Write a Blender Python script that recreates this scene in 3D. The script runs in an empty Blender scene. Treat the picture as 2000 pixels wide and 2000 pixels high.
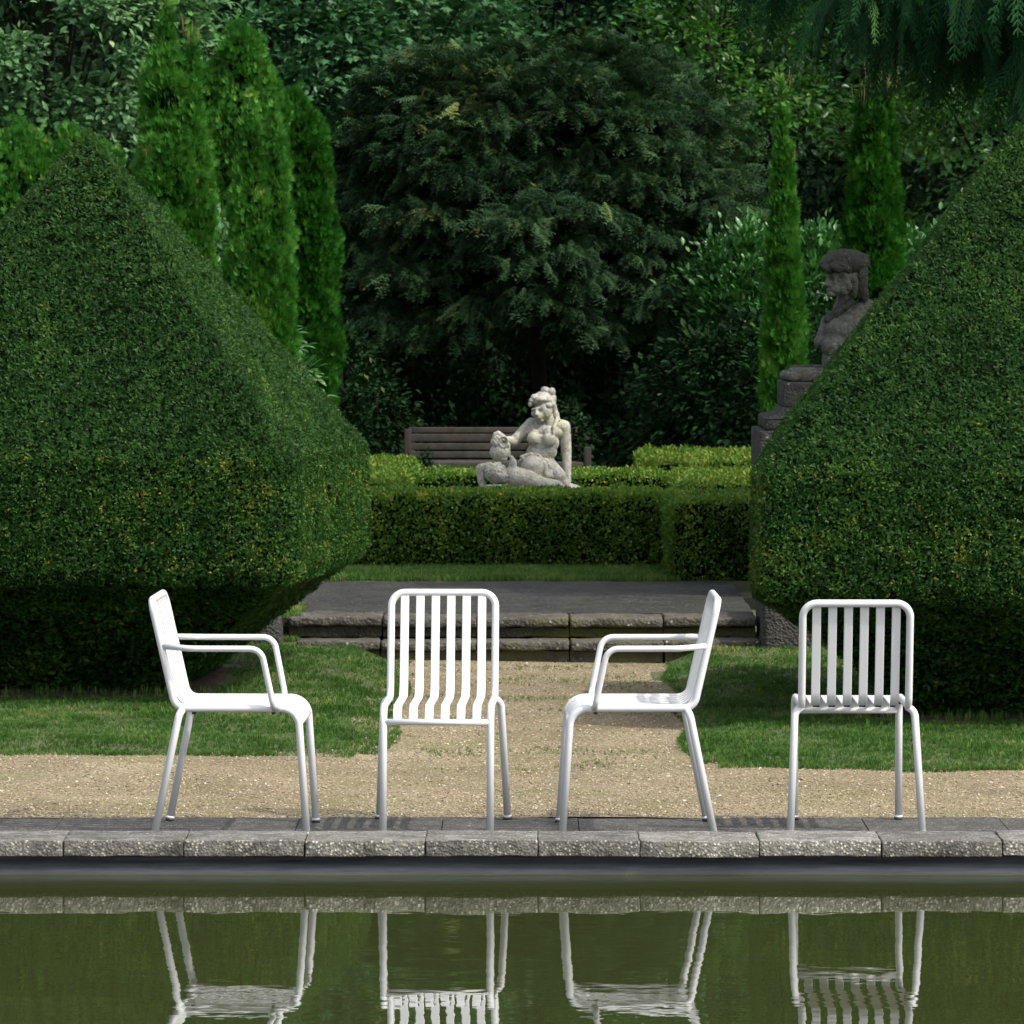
import bpy, bmesh, math, random
import numpy as np
from mathutils import Vector, Matrix, Euler

rng = np.random.default_rng(11)
random.seed(5)
scene = bpy.context.scene
COL = scene.collection
R = math.radians
F, HZ, HC = 9700.0, 510.0, 2.02        # focal length in pixels of a 2000 px frame, horizon row, eye height above the water

def wx(px, D): return (px - 1000.0) / F * D
def wz(py, D): return HC - (py - HZ) / F * D

# ------------------------------------------------------------------ objects
def tag(o, label=None, cat=None, group=None, kind=None):
    if label: o['label'] = label
    if cat: o['category'] = cat
    if group: o['group'] = group
    if kind: o['kind'] = kind
    return o

def empty(name, loc=(0, 0, 0), rz=0.0):
    o = bpy.data.objects.new(name, None)
    COL.objects.link(o)
    o.location = loc
    o.rotation_euler = (0, 0, rz)
    o.empty_display_size = 0.1
    return o

def link(name, me, parent=None):
    o = bpy.data.objects.new(name, me)
    COL.objects.link(o)
    if parent: o.parent = parent
    return o

class Geo:
    """collects triangles; build() links them as one mesh object"""
    def __init__(s): s.V = []; s.T = []; s.M = []; s.A = []; s.n = 0
    def add(s, V, T, m=0, a=0.5):
        V = np.asarray(V, float).reshape(-1, 3); T = np.asarray(T, np.int64).reshape(-1, 3)
        s.V.append(V); s.T.append(T + s.n); s.M.append(np.full(len(T), m, np.int32))
        s.A.append(np.broadcast_to(np.asarray(a, float), (len(V),)).copy()); s.n += len(V)
        return s
    def mesh(s, name, mats, smooth=True):
        V = np.concatenate(s.V); T = np.concatenate(s.T); M = np.concatenate(s.M); A = np.concatenate(s.A)
        me = bpy.data.meshes.new(name)
        me.vertices.add(len(V)); me.vertices.foreach_set('co', V.astype(np.float32).ravel())
        me.loops.add(T.size); me.loops.foreach_set('vertex_index', T.astype(np.int32).ravel())
        me.polygons.add(len(T)); me.polygons.foreach_set('loop_start', np.arange(0, T.size, 3, dtype=np.int32))
        me.update(calc_edges=True)
        me.polygons.foreach_set('material_index', M)
        me.polygons.foreach_set('use_smooth', np.full(len(T), bool(smooth)))
        at = me.attributes.new('rnd', 'FLOAT', 'POINT'); at.data.foreach_set('value', A.astype(np.float32))
        for m in mats: me.materials.append(m)
        me.update()
        return me
    def build(s, name, mats, parent=None, smooth=True):
        if not isinstance(mats, (list, tuple)): mats = [mats]
        return link(name, s.mesh(name, mats, smooth), parent)

def norm(v): return v / np.maximum(np.linalg.norm(v, axis=-1, keepdims=True), 1e-9)

def basis(d, n):
    y = norm(d); x = norm(np.cross(y, n)); z = np.cross(x, y)
    return np.stack([x, y, z], axis=2)

def cloud(g, tv, tf, pos, Rm, sc, m=0, a=0.5):
    tv = np.asarray(tv, float); tf = np.asarray(tf, np.int64); N = len(pos); k = len(tv)
    sc = np.broadcast_to(np.asarray(sc, float), (N,))
    V = pos[:, None, :] + np.einsum('nij,kj->nki', Rm, tv) * sc[:, None, None]
    T = tf[None] + (np.arange(N) * k)[:, None, None]
    a = np.repeat(np.broadcast_to(np.asarray(a, float), (N,)), k)
    g.add(V.reshape(-1, 3), T.reshape(-1, 3), m, a)

def fnoise(p, size, seed=0, octaves=2):
    r = np.random.default_rng(1000 + seed); out = 0; amp = 1; tot = 0
    for o in range(octaves):
        k = norm(r.normal(size=(9, 3))) * (2 * math.pi / size) * r.uniform(0.7, 1.4, (9, 1)); ph = r.uniform(0, 7, 9)
        out = out + amp * np.sin(p @ k.T + ph).sum(1) / 3.0; tot += amp; amp *= .5; size *= .45
    return np.clip(out / tot, -1.5, 1.5)

def sample(V, T, n, weight=None):
    a, b, c = V[T[:, 0]], V[T[:, 1]], V[T[:, 2]]
    cr = np.cross(b - a, c - a); ar = np.linalg.norm(cr, axis=1) * .5
    w = ar if weight is None else ar * weight((a + b + c) / 3)
    idx = rng.choice(len(T), n, p=w / w.sum())
    u, v = rng.random(n), rng.random(n); f = u + v > 1; u[f] = 1 - u[f]; v[f] = 1 - v[f]
    p = a[idx] + (b - a)[idx] * u[:, None] + (c - a)[idx] * v[:, None]
    return p, norm(cr[idx])

# ------------------------------------------------------------------ tubes, boxes, lofts
def fillet(pts, rads, seg=7):
    P = [Vector(p) for p in pts]; out = [P[0]]
    for i in range(1, len(P) - 1):
        r = rads[i] if isinstance(rads, (list, tuple)) else rads
        a, b, c = P[i - 1], P[i], P[i + 1]
        d1 = (a - b).normalized(); d2 = (c - b).normalized()
        ang = d1.angle(d2)
        if r <= 0 or ang > 3.1: out.append(b); continue
        t = r / math.tan(ang / 2); t = min(t, (a - b).length * .48 if i > 1 else (a - b).length * .95, (c - b).length * .48 if i < len(P) - 2 else (c - b).length * .95)
        r = t * math.tan(ang / 2)
        bis = (d1 + d2).normalized(); ctr = b + bis * (r / math.sin(ang / 2))
        s = (b + d1 * t) - ctr; e = (b + d2 * t) - ctr; tot = s.angle(e); ax = s.cross(e).normalized()
        for k in range(seg + 1):
            out.append(ctr + Matrix.Rotation(tot * k / seg, 3, ax) @ s)
    out.append(P[-1])
    return out

def tube(g, pts, rad, seg=12, caps=True, m=0, a=.5):
    P = [Vector(p) for p in pts]; n = len(P)
    rad = [rad] * n if isinstance(rad, (int, float)) else list(rad)
    tan = []
    for i in range(n):
        t = (P[min(i + 1, n - 1)] - P[max(i - 1, 0)])
        tan.append(t.normalized() if t.length > 1e-9 else Vector((0, 0, 1)))
    u = tan[0].orthogonal().normalized(); V = []; T = []
    for i in range(n):
        u = (u - tan[i] * u.dot(tan[i])).normalized(); w = tan[i].cross(u)
        for k in range(seg):
            an = 2 * math.pi * k / seg
            V.append(P[i] + (u * math.cos(an) + w * math.sin(an)) * rad[i])
    for i in range(n - 1):
        for k in range(seg):
            A = i * seg + k; B = i * seg + (k + 1) % seg
            T += [(A, B, B + seg), (A, B + seg, A + seg)]
    if caps:
        V.append(P[0]); c0 = len(V) - 1; V.append(P[-1]); c1 = len(V) - 1
        for k in range(seg):
            T += [(c0, (k + 1) % seg, k), (c1, (n - 1) * seg + k, (n - 1) * seg + (k + 1) % seg)]
    g.add([tuple(v) for v in V], T, m, a)

def loft(rings, close_ends=True):
    n = len(rings); k = len(rings[0]); V = np.concatenate([np.asarray(r, float) for r in rings]); T = []
    for i in range(n - 1):
        for j in range(k):
            A = i * k + j; B = i * k + (j + 1) % k
            T += [(A, B, B + k), (A, B + k, A + k)]
    if close_ends:
        V = np.vstack([V, np.mean(rings[0], axis=0), np.mean(rings[-1], axis=0)])
        for j in range(k):
            T += [(n * k, (j + 1) % k, j), (n * k + 1, (n - 1) * k + j, (n - 1) * k + (j + 1) % k)]
    return V, np.array(T)

def box(name, x0, x1, y0, y1, z0, z1, mat, parent=None, bev=.008, cuts=0, rough=0.0, seed=0, segs=2):
    """bevelled block with optionally a worn, uneven surface"""
    bm = bmesh.new(); bmesh.ops.create_cube(bm, size=1)
    s = Vector((x1 - x0, y1 - y0, z1 - z0)); c = Vector(((x0 + x1) / 2, (y0 + y1) / 2, (z0 + z1) / 2))
    for v in bm.verts: v.co = Vector((v.co.x * s.x, v.co.y * s.y, v.co.z * s.z)) + c
    if bev > 0: bmesh.ops.bevel(bm, geom=list(bm.edges), offset=bev, segments=segs, affect='EDGES', profile=.6)
    if cuts:
        for ax in range(3):
            L = s[ax]; nseg = max(1, int(round(L / cuts)))
            nv = Vector((0, 0, 0)); nv[ax] = 1
            for i in range(1, nseg):
                p = Vector(c); p[ax] = c[ax] - L / 2 + L * i / nseg
                bmesh.ops.bisect_plane(bm, geom=list(bm.verts) + list(bm.edges) + list(bm.faces), plane_co=p, plane_no=nv)
        bmesh.ops.triangulate(bm, faces=list(bm.faces))
        P = np.array([v.co[:] for v in bm.verts])
        d = np.stack([fnoise(P, cuts * 5, seed + q) * rough + fnoise(P, cuts * 2.2, seed + 7 + q) * rough * .5 for q in range(3)], 1)
        for v, q in zip(bm.verts, d): v.co += Vector(q)
    me = bpy.data.meshes.new(name); bm.to_mesh(me); bm.free()
    me.materials.append(mat)
    for p in me.polygons: p.use_smooth = True
    return link(name, me, parent)

def sheet(name, xs, ys, zf, mat, kind='structure', parent=None, holes=None):
    X, Y = np.meshgrid(np.asarray(xs, float), np.asarray(ys, float), indexing='xy'); nx, ny = len(xs), len(ys)
    P = np.stack([X.ravel(), Y.ravel(), np.zeros(X.size)], 1); P[:, 2] = zf(P[:, 0], P[:, 1])
    T = []
    for j in range(ny - 1):
        for i in range(nx - 1):
            if holes and holes((xs[i] + xs[i + 1]) / 2, (ys[j] + ys[j + 1]) / 2): continue
            A = j * nx + i
            T += [(A, A + 1, A + nx + 1), (A, A + nx + 1, A + nx)]
    g = Geo().add(P, T)
    o = g.build(name, mat, parent)
    if kind: o['kind'] = kind
    return o

# ------------------------------------------------------------------ materials
def new_mat(name):
    m = bpy.data.materials.new(name); m.use_nodes = True
    nt = m.node_tree; b = nt.nodes['Principled BSDF']
    return m, nt, b, nt.nodes['Material Output']

def ramp(nt, stops, fac=None):
    r = nt.nodes.new('ShaderNodeValToRGB'); e = r.color_ramp.elements
    while len(e) < len(stops): e.new(.5)
    for k, (p, c) in enumerate(stops): e[k].position = p; e[k].color = (*c, 1) if len(c) == 3 else c
    if fac is not None: nt.links.new(fac, r.inputs[0])
    return r

def coords(nt, scale=(1, 1, 1), kind='Object'):
    t = nt.nodes.new('ShaderNodeTexCoord'); mp = nt.nodes.new('ShaderNodeMapping'); mp.inputs['Scale'].default_value = scale
    nt.links.new(t.outputs[kind], mp.inputs[0]); return mp.outputs[0]

def noise(nt, vec, scale, detail=4, rough=.6):
    n = nt.nodes.new('ShaderNodeTexNoise'); n.inputs['Scale'].default_value = scale
    n.inputs['Detail'].default_value = detail; n.inputs['Roughness'].default_value = rough
    nt.links.new(vec, n.inputs['Vector']); return n.outputs[0]

def voro(nt, vec, scale, out='Distance', feature='F1'):
    n = nt.nodes.new('ShaderNodeTexVoronoi'); n.feature = feature; n.inputs['Scale'].default_value = scale
    nt.links.new(vec, n.inputs['Vector']); return n.outputs[out]

def mixc(nt, fac, a, b, mode='MIX'):
    n = nt.nodes.new('ShaderNodeMix'); n.data_type = 'RGBA'; n.blend_type = mode
    for s, v in ((0, fac), (6, a), (7, b)):
        if hasattr(v, 'is_linked'): nt.links.new(v, n.inputs[s])
        elif s == 0: n.inputs[0].default_value = v
        else: n.inputs[s].default_value = (*v, 1)
    return n.outputs[2]

def bump(nt, h, dist, strength=1.0, prev=None):
    b = nt.nodes.new('ShaderNodeBump'); b.inputs['Distance'].default_value = dist; b.inputs['Strength'].default_value = strength
    nt.links.new(h, b.inputs['Height'])
    if prev is not None: nt.links.new(prev, b.inputs['Normal'])
    return b.outputs[0]

def leaf_mat(name, stops, rough=.5, transl=.25, spec=.35, tcol=None):
    m, nt, b, out = new_mat(name)
    at = nt.nodes.new('ShaderNodeAttribute'); at.attribute_name = 'rnd'
    r = ramp(nt, stops, at.outputs['Fac'])
    nt.links.new(r.outputs[0], b.inputs['Base Color'])
    b.inputs['Roughness'].default_value = rough; b.inputs['Specular IOR Level'].default_value = spec
    if transl > 0:
        t = nt.nodes.new('ShaderNodeBsdfTranslucent')
        c = mixc(nt, .6, r.outputs[0], tcol or (.12, .22, .02))
        nt.links.new(c, t.inputs[0])
        mx = nt.nodes.new('ShaderNodeMixShader'); mx.inputs[0].default_value = transl
        nt.links.new(b.outputs[0], mx.inputs[1]); nt.links.new(t.outputs[0], mx.inputs[2]); nt.links.new(mx.outputs[0], out.inputs[0])
    return m

def plain(name, col, rough=.6, spec=.5, var=.0, vscale=20, bmp=0.0, bscale=60):
    m, nt, b, out = new_mat(name)
    b.inputs['Base Color'].default_value = (*col, 1); b.inputs['Roughness'].default_value = rough; b.inputs['Specular IOR Level'].default_value = spec
    if var or bmp:
        v = coords(nt)
        if var:
            n = noise(nt, v, vscale, 6)
            r = ramp(nt, [(.3, tuple(c * (1 - var) for c in col)), (.7, tuple(min(1, c * (1 + var)) for c in col))], n)
            nt.links.new(r.outputs[0], b.inputs['Base Color'])
        if bmp: nt.links.new(bump(nt, noise(nt, v, bscale, 5), bmp), b.inputs['Normal'])
    return m

def stone_mat(name, dark, light, speck, scale=1.0, spk=.25, moss=None, moss_amt=.5, bmp=.006, wet=.75, scratch=0, vary=0):
    m, nt, b, out = new_mat(name); v = coords(nt)
    n1 = noise(nt, v, 6 * scale, 8, .7); r = ramp(nt, [(.32, dark), (.68, light)], n1); c = r.outputs[0]
    vo = voro(nt, v, 95 * scale, 'Color'); sp = ramp(nt, [(1 - spk - .04, (0, 0, 0)), (1 - spk + .04, (1, 1, 1))], vo)
    vd = voro(nt, v, 95 * scale); gap = ramp(nt, [(.35, (1, 1, 1)), (.6, (.0, .0, .0))], vd)
    mul = mixc(nt, 1.0, sp.outputs[0], gap.outputs[0], 'MULTIPLY')
    c = mixc(nt, mul, c, speck)
    n2 = noise(nt, v, 34 * scale, 6, .7); pit = ramp(nt, [(.36, (.35, .35, .35)), (.55, (1, 1, 1))], n2)
    c = mixc(nt, .8, c, pit.outputs[0], 'MULTIPLY')
    if scratch:
        vs = coords(nt, (2.0, 14, 1)); ns = noise(nt, vs, 4.5, 7, .75); rs = ramp(nt, [(.56, (0, 0, 0)), (.66, (1, 1, 1))], ns)
        geo = nt.nodes.new('ShaderNodeNewGeometry'); sx = nt.nodes.new('ShaderNodeSeparateXYZ'); nt.links.new(geo.outputs['Normal'], sx.inputs[0])
        mm = nt.nodes.new('ShaderNodeMath'); mm.operation = 'MULTIPLY'; nt.links.new(rs.outputs[0], mm.inputs[0])
        cl = nt.nodes.new('ShaderNodeMath'); cl.operation = 'GREATER_THAN'; cl.inputs[1].default_value = .75; nt.links.new(sx.outputs[2], cl.inputs[0])
        nt.links.new(cl.outputs[0], mm.inputs[1])
        c2 = mixc(nt, cl.outputs[0], c, mixc(nt, .45, c, (.15, .145, .145)))
        c = mixc(nt, mm.outputs[0], c2, (scratch, scratch, scratch))
    if moss:
        n3 = noise(nt, v, 3.2 * scale, 5, .65); rm = ramp(nt, [(.62 - moss_amt * .25, (0, 0, 0)), (.74 - moss_amt * .2, (1, 1, 1))], n3)
        c = mixc(nt, rm.outputs[0], c, moss)
    if vary:
        oi = nt.nodes.new('ShaderNodeObjectInfo'); rv = ramp(nt, [(0, (1 - vary,) * 3), (1, (1 + vary * .4,) * 3)], oi.outputs['Random']); c = mixc(nt, 1.0, c, rv.outputs[0], 'MULTIPLY')
        lo = noise(nt, coords(nt, (1, 1, .35)), 9, 5, .7); rl = ramp(nt, [(.38, (.55, .56, .50)), (.55, (1, 1, 1))], lo); c = mixc(nt, .8, c, rl.outputs[0], 'MULTIPLY')
    nt.links.new(c, b.inputs['Base Color']); b.inputs['Roughness'].default_value = wet; b.inputs['Specular IOR Level'].default_value = .3
    h = mixc(nt, .5, vd, n2)
    nt.links.new(bump(nt, h, bmp), b.inputs['Normal'])
    return m

M = {}
def make_materials():
    m, nt, b, out = new_mat('white_powder_coat')
    b.inputs['Base Color'].default_value = (.56, .572, .58, 1); b.inputs['Roughness'].default_value = .38; b.inputs['Specular IOR Level'].default_value = .4
    nt.links.new(bump(nt, noise(nt, coords(nt), 900, 2), .0002, .35), b.inputs['Normal'])
    M['white'] = m
    M['rubber'] = plain('black_rubber', (.012, .012, .013), .6)
    M['coping'] = stone_mat('aggregate_coping', (.10, .097, .084), (.25, .24, .21), (.56, .54, .47), 1.25, .30, bmp=.006, scratch=.46, vary=.35)
    M['paving'] = stone_mat('dark_paving', (.045, .043, .040), (.10, .096, .088), (.26, .25, .225), 1.3, .2, bmp=.006)
    M['steps'] = stone_mat('old_step_stone', (.04, .037, .03), (.105, .099, .08), (.36, .34, .28), .75, .10, moss=(.10, .095, .03), moss_amt=.25, bmp=.01)
    M['riser'] = stone_mat('mossy_riser_stone', (.05, .047, .036), (.12, .112, .085), (.30, .28, .22), .75, .08, moss=(.105, .105, .04), moss_amt=.7, bmp=.01)
    M['cheek'] = stone_mat('dark_wall_stone', (.022, .023, .019), (.062, .063, .053), (.20, .19, .17), .8, .10, bmp=.012)
    M['terrace'] = stone_mat('dark_terrace_paving', (.014, .0145, .012), (.041, .0415, .035), (.2, .19, .175), .9, .12, bmp=.008)
    M['statue'] = stone_mat('pale_statue_stone', (.27, .26, .225), (.50, .485, .425), (.57, .55, .48), 2.2, .12, moss=(.33, .325, .20), moss_amt=.38, bmp=.002)
    M['sphinx'] = stone_mat('dark_weathered_stone', (.040, .038, .035), (.12, .115, .105), (.26, .25, .23), 1.3, .15, bmp=.006)
    M['bust'] = stone_mat('grey_weathered_stone', (.040, .042, .035), (.14, .143, .122), (.29, .29, .26), 1.6, .12, bmp=.004)
    M['bench'] = plain('weathered_bench_wood', (.040, .037, .031), .8, .2, .3, 12, .002, 40)
    M['rust'] = plain('rusty_iron', (.024, .018, .015), .8, .3, .3, 30)
    M['bark'] = plain('dark_bark', (.014, .011, .008), .9, .2, .45, 14, .012, 30)
    M['core'] = plain('inner_shade_fill', (.003, .006, .0025), 1.0, .0, .3, 30)  # near-black filler inside and behind foliage; its colour stands in for inner shade
    M['soil'] = plain('dark_soil', (.045, .034, .026), .95, .1, .45, 14, .012, 60)
    # gravel
    m, nt, b, out = new_mat('sandy_gravel'); v = coords(nt)
    n1 = noise(nt, v, 1.6, 6, .7); c = ramp(nt, [(.3, (.15, .122, .076)), (.55, (.225, .187, .12)), (.75, (.28, .24, .162))], n1).outputs[0]
    vc = voro(nt, v, 120, 'Color'); rc = ramp(nt, [(.0, (.22, .20, .18)), (.35, (.8, .8, .8)), (.8, (1.25, 1.22, 1.2)), (1, (2.6, 2.6, 2.6))], vc)
    c = mixc(nt, .85, c, rc.outputs[0], 'MULTIPLY')
    n3 = noise(nt, v, 2.1, 7, .75); rg = ramp(nt, [(.50, (0, 0, 0)), (.66, (.6, .6, .6))], n3)
    c = mixc(nt, rg.outputs[0], c, (.13, .135, .05))
    nt.links.new(c, b.inputs['Base Color']); b.inputs['Roughness'].default_value = .85; b.inputs['Specular IOR Level'].default_value = .2
    h = mixc(nt, .5, voro(nt, v, 120), noise(nt, v, 60, 5)); nt.links.new(bump(nt, h, .012), b.inputs['Normal'])
    M['gravel'] = m
    m, nt, b, out = new_mat('loose_pebbles')
    at = nt.nodes.new('ShaderNodeAttribute'); at.attribute_name = 'rnd'
    r = ramp(nt, [(0, (.075, .06, .04)), (.35, (.19, .15, .09)), (.72, (.32, .27, .18)), (.92, (.40, .355, .275)), (1, (.52, .49, .42))], at.outputs['Fac'])
    nt.links.new(r.outputs[0], b.inputs['Base Color']); b.inputs['Roughness'].default_value = .75
    M['pebble'] = m
    # water
    m, nt, b, out = new_mat('green_pond_water')
    b.inputs['Base Color'].default_value = (.026, .032, .010, 1); b.inputs['Specular IOR Level'].default_value = .75; b.inputs['Roughness'].default_value = .012; b.inputs['IOR'].default_value = 1.333
    v = coords(nt, (1, 1.0, 1))
    w1 = noise(nt, v, 2.3, 3, .5); w2 = noise(nt, coords(nt, (1, 1.6, 1)), 9, 2, .5)
    n1 = bump(nt, w1, .0014); n2 = bump(nt, w2, .00020, 1, n1)
    nt.links.new(n2, b.inputs['Normal'])
    M['water'] = m
    m, nt, b, out = new_mat('blue_grey_pool_liner')
    n1 = noise(nt, coords(nt, (1, 1, 26)), 2.2, 8, .75); c = ramp(nt, [(.3, (.05, .056, .066)), (.55, (.15, .165, .19)), (.75, (.24, .255, .28))], n1).outputs[0]
    n2 = noise(nt, coords(nt), 40, 6, .8); sp = ramp(nt, [(.60, (0, 0, 0)), (.70, (.7, .7, .7))], n2); c = mixc(nt, sp.outputs[0], c, (.20, .185, .15))
    tc = nt.nodes.new('ShaderNodeTexCoord'); sz = nt.nodes.new('ShaderNodeSeparateXYZ'); nt.links.new(tc.outputs['Object'], sz.inputs[0])
    mr = nt.nodes.new('ShaderNodeMapRange'); mr.inputs[1].default_value = .004; mr.inputs[2].default_value = .015; mr.inputs[3].default_value = .75; mr.inputs[4].default_value = 0; nt.links.new(sz.outputs[2], mr.inputs[0])
    c = mixc(nt, mr.outputs[0], c, (.10, .105, .06)); nt.links.new(c, b.inputs['Base Color']); b.inputs['Roughness'].default_value = .4
    nt.links.new(bump(nt, n1, .006), b.inputs['Normal']); M['liner'] = m
    m, nt, b, out = new_mat('garden_soil_and_grass'); v = coords(nt)
    c = ramp(nt, [(.35, (.03, .035, .015)), (.65, (.045, .07, .022))], noise(nt, v, 2, 6)).outputs[0]
    nt.links.new(c, b.inputs['Base Color']); b.inputs['Roughness'].default_value = .95
    M['ground'] = m
    m, nt, b, out = new_mat('lawn_base'); v = coords(nt)
    c = ramp(nt, [(.3, (.04, .055, .016)), (.7, (.075, .085, .03))], noise(nt, v, 5, 6)).outputs[0]
    nt.links.new(c, b.inputs['Base Color']); b.inputs['Roughness'].default_value = .95
    M['lawn'] = m
    # leaves
    M['grass'] = leaf_mat('grass_blades', [(0, (.016, .050, .009)), (.4, (.042, .106, .021)), (.75, (.082, .160, .038)), (.93, (.17, .21, .07)), (1, (.30, .24, .10))], .7, .35, .06, (.11, .22, .03))
    M['topiary'] = leaf_mat('clipped_yew', [(0, (.004, .016, .003)), (.4, (.014, .050, .008)), (.7, (.037, .100, .015)), (.9, (.115, .170, .028)), (1, (.22, .17, .025))], .42, .17, .11, (.07, .18, .01))
    M['box'] = leaf_mat('box_hedge_leaves', [(0, (.014, .046, .005)), (.45, (.050, .125, .014)), (.75, (.13, .215, .028)), (.94, (.25, .28, .035)), (1, (.40, .24, .02))], .4, .32, .22, (.20, .36, .02))
    M['boxlight'] = leaf_mat('sunlit_box_leaves', [(0, (.025, .068, .009)), (.45, (.066, .138, .018)), (.75, (.13, .20, .03)), (1, (.26, .27, .05))], .6, .3, .1, (.15, .24, .02))  # lighter copy of the box leaves, with the sunlight put into the colour
    M['yew'] = leaf_mat('dark_yew_needles', [(0, (.005, .018, .007)), (.45, (.014, .040, .015)), (.8, (.040, .085, .030)), (.97, (.085, .135, .045)), (1, (.13, .15, .04))], .65, .12, .12, (.04, .10, .02))
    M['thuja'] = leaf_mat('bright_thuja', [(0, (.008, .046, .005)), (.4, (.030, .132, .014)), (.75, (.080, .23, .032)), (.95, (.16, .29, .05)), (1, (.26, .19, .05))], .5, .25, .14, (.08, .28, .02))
    M['thujadark'] = leaf_mat('dark_thuja', [(0, (.006, .036, .004)), (.5, (.018, .090, .008)), (.85, (.040, .135, .015)), (1, (.09, .16, .025))], .7, .2, .06, (.04, .2, .01))  # darker green foliage for some of the conifers
    M['lime'] = leaf_mat('grey_green_leaves', [(0, (.026, .080, .028)), (.5, (.082, .19, .072)), (.85, (.17, .30, .125)), (1, (.25, .33, .14))], .48, .24, .3, (.10, .27, .05))
    M['maple'] = leaf_mat('dark_maple_leaves', [(0, (.010, .046, .016)), (.5, (.033, .112, .040)), (.85, (.09, .205, .085)), (.98, (.16, .26, .11)), (1, (.20, .22, .06))], .42, .2, .3, (.06, .2, .03))
    M['cherry'] = leaf_mat('mid_green_leaves', [(0, (.007, .038, .005)), (.5, (.021, .094, .011)), (.85, (.062, .17, .022)), (1, (.16, .24, .045))], .38, .24, .4, (.09, .26, .015))
    M['laurel'] = leaf_mat('glossy_laurel', [(0, (.010, .055, .010)), (.5, (.028, .120, .022)), (.9, (.060, .18, .038)), (1, (.14, .25, .06))], .36, .12, .5, (.07, .22, .02))
    M['under'] = leaf_mat('shade_toned_ivy', [(0, (.002, .009, .003)), (.6, (.006, .022, .006)), (.98, (.016, .048, .013)), (1, (.06, .07, .02))], .6, .06, .06, (.02, .07, .01))  # leaf colour lowered to near black to imitate the shade under the trees
    M['cypress'] = leaf_mat('weeping_cypress', [(0, (.007, .032, .012)), (.6, (.014, .064, .022)), (.93, (.036, .115, .036)), (1, (.08, .19, .05))], .7, .1, .08, (.04, .14, .02))
    M['wood'] = leaf_mat('far_tree_leaves', [(0, (.005, .014, .008)), (.6, (.012, .034, .018)), (1, (.026, .07, .026))], .6, .08, .1, (.04, .1, .02))
make_materials()

# ------------------------------------------------------------------ leaf shapes (unit length along +Y)
LEAF_V = [(0, 0, 0), (-.2, .28, .05), (0, .28, 0), (.2, .28, .05), (-.23, .6, .03), (0, .6, -.02), (.23, .6, .03), (0, 1, -.1)]
LEAF_T = [(0, 3, 2), (0, 2, 1), (1, 2, 5), (1, 5, 4), (2, 3, 6), (2, 6, 5), (4, 5, 7), (5, 6, 7)]
SMALL_V = [(0, 0, 0), (.3, .45, .06), (0, 1, -.05), (-.3, .45, .06), (0, .45, 0)]
SMALL_T = [(0, 1, 4), (1, 2, 4), (2, 3, 4), (3, 0, 4)]
LOBE_V = [(0, 0, 0), (.34, .12, .02), (.16, .34, 0), (.5, .55, -.05), (.18, .6, 0), (0, 1.05, -.1), (-.18, .6, 0), (-.5, .55, -.05), (-.16, .34, 0), (-.34, .12, .02)]
LOBE_T = [(0, 1, 2), (2, 3, 4), (4, 5, 6), (6, 7, 8), (8, 9, 0), (0, 2, 8), (2, 4, 8), (4, 6, 8)]

def needles(n, L, w, droop=0, spread=.9, seed=0):
    """a twig of thin needles"""
    r = np.random.default_rng(seed); V = []; T = []
    for i in range(n):
        t = (i + .5) / n; side = (-1) ** i
        o = np.array([0, t * (1 - L * .5), -droop * t * t]); d = np.array([side * math.sin(spread) * (1 - .5 * t), math.cos(spread) + .3 * t, r.uniform(-.25, .35) - droop * t])
        d = d / np.linalg.norm(d) * L * r.uniform(.8, 1.15); p = np.cross(d, [0, 0, 1.0]); p = p / (np.linalg.norm(p) + 1e-6) * w
        k = len(V); V += [o, o + d * .45 + p, o + d, o + d * .45 - p]; T += [(k, k + 1, k + 2), (k, k + 2, k + 3)]
    return np.array(V), np.array(T)
TWIG_V, TWIG_T = needles(7, .52, .058, 0, .7, 3)

def fan_spray(seed=0):
    """flat scale-leaved spray of a thuja"""
    r = np.random.default_rng(seed); V = []; T = []
    for i, an in enumerate([-.95, -.62, -.32, 0, .3, .6, .95]):
        L = (1 - .35 * abs(an)) * r.uniform(.85, 1.1); w = .040 + r.uniform(0, .018)
        d = np.array([math.sin(an), math.cos(an), r.uniform(-.15, .15)]) * L; o = np.array([0, .1 * abs(an), 0]); p = np.array([math.cos(an), -math.sin(an), .15]) * w
        k = len(V); V += [o, o + d * .5 + p, o + d, o + d * .5 - p]; T += [(k, k + 1, k + 2), (k, k + 2, k + 3)]
    return np.array(V), np.array(T)
FAN_V, FAN_T = fan_spray(4)

def yew_spray(seed=0):
    """arching yew branch end with hanging needled twigs, unit length"""
    r = np.random.default_rng(seed); V = []; T = []
    def ribbon(o, d, L, n, nl, nw, droop):
        d = d / np.linalg.norm(d); s = np.cross(d, [0, 0, 1.0]); s = s / (np.linalg.norm(s) + 1e-6)
        for i in range(n):
            t = (i + .5) / n; c = o + d * L * t + np.array([0, 0, -droop * t * t * L])
            for sd in (-1, 1):
                q = (s * sd * .8 + d * .55 + np.array([0, 0, r.uniform(-.35, .15)])); q = q / np.linalg.norm(q) * nl * r.uniform(.75, 1.2)
                p = np.cross(q, [r.uniform(-.3, .3), r.uniform(-.3, .3), 1.0]); p = p / (np.linalg.norm(p) + 1e-6) * nw
                k = len(V); V.extend([c - p, c + q, c + p]); T.append((k, k + 1, k + 2))
    ribbon(np.zeros(3), np.array([0, 1, .12]), 1.0, 8, .17, .042, .35)
    for i in range(7):
        t = .12 + .8 * i / 7; sd = (-1) ** i; o = np.array([0, t, .12 * t - .35 * t * t])
        ribbon(o, np.array([sd * .75, .75, -.25 - .35 * t]), (.50 - .22 * t) * r.uniform(.8, 1.2), 4, .15, .040, .5)
    return np.array(V), np.array(T)
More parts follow.
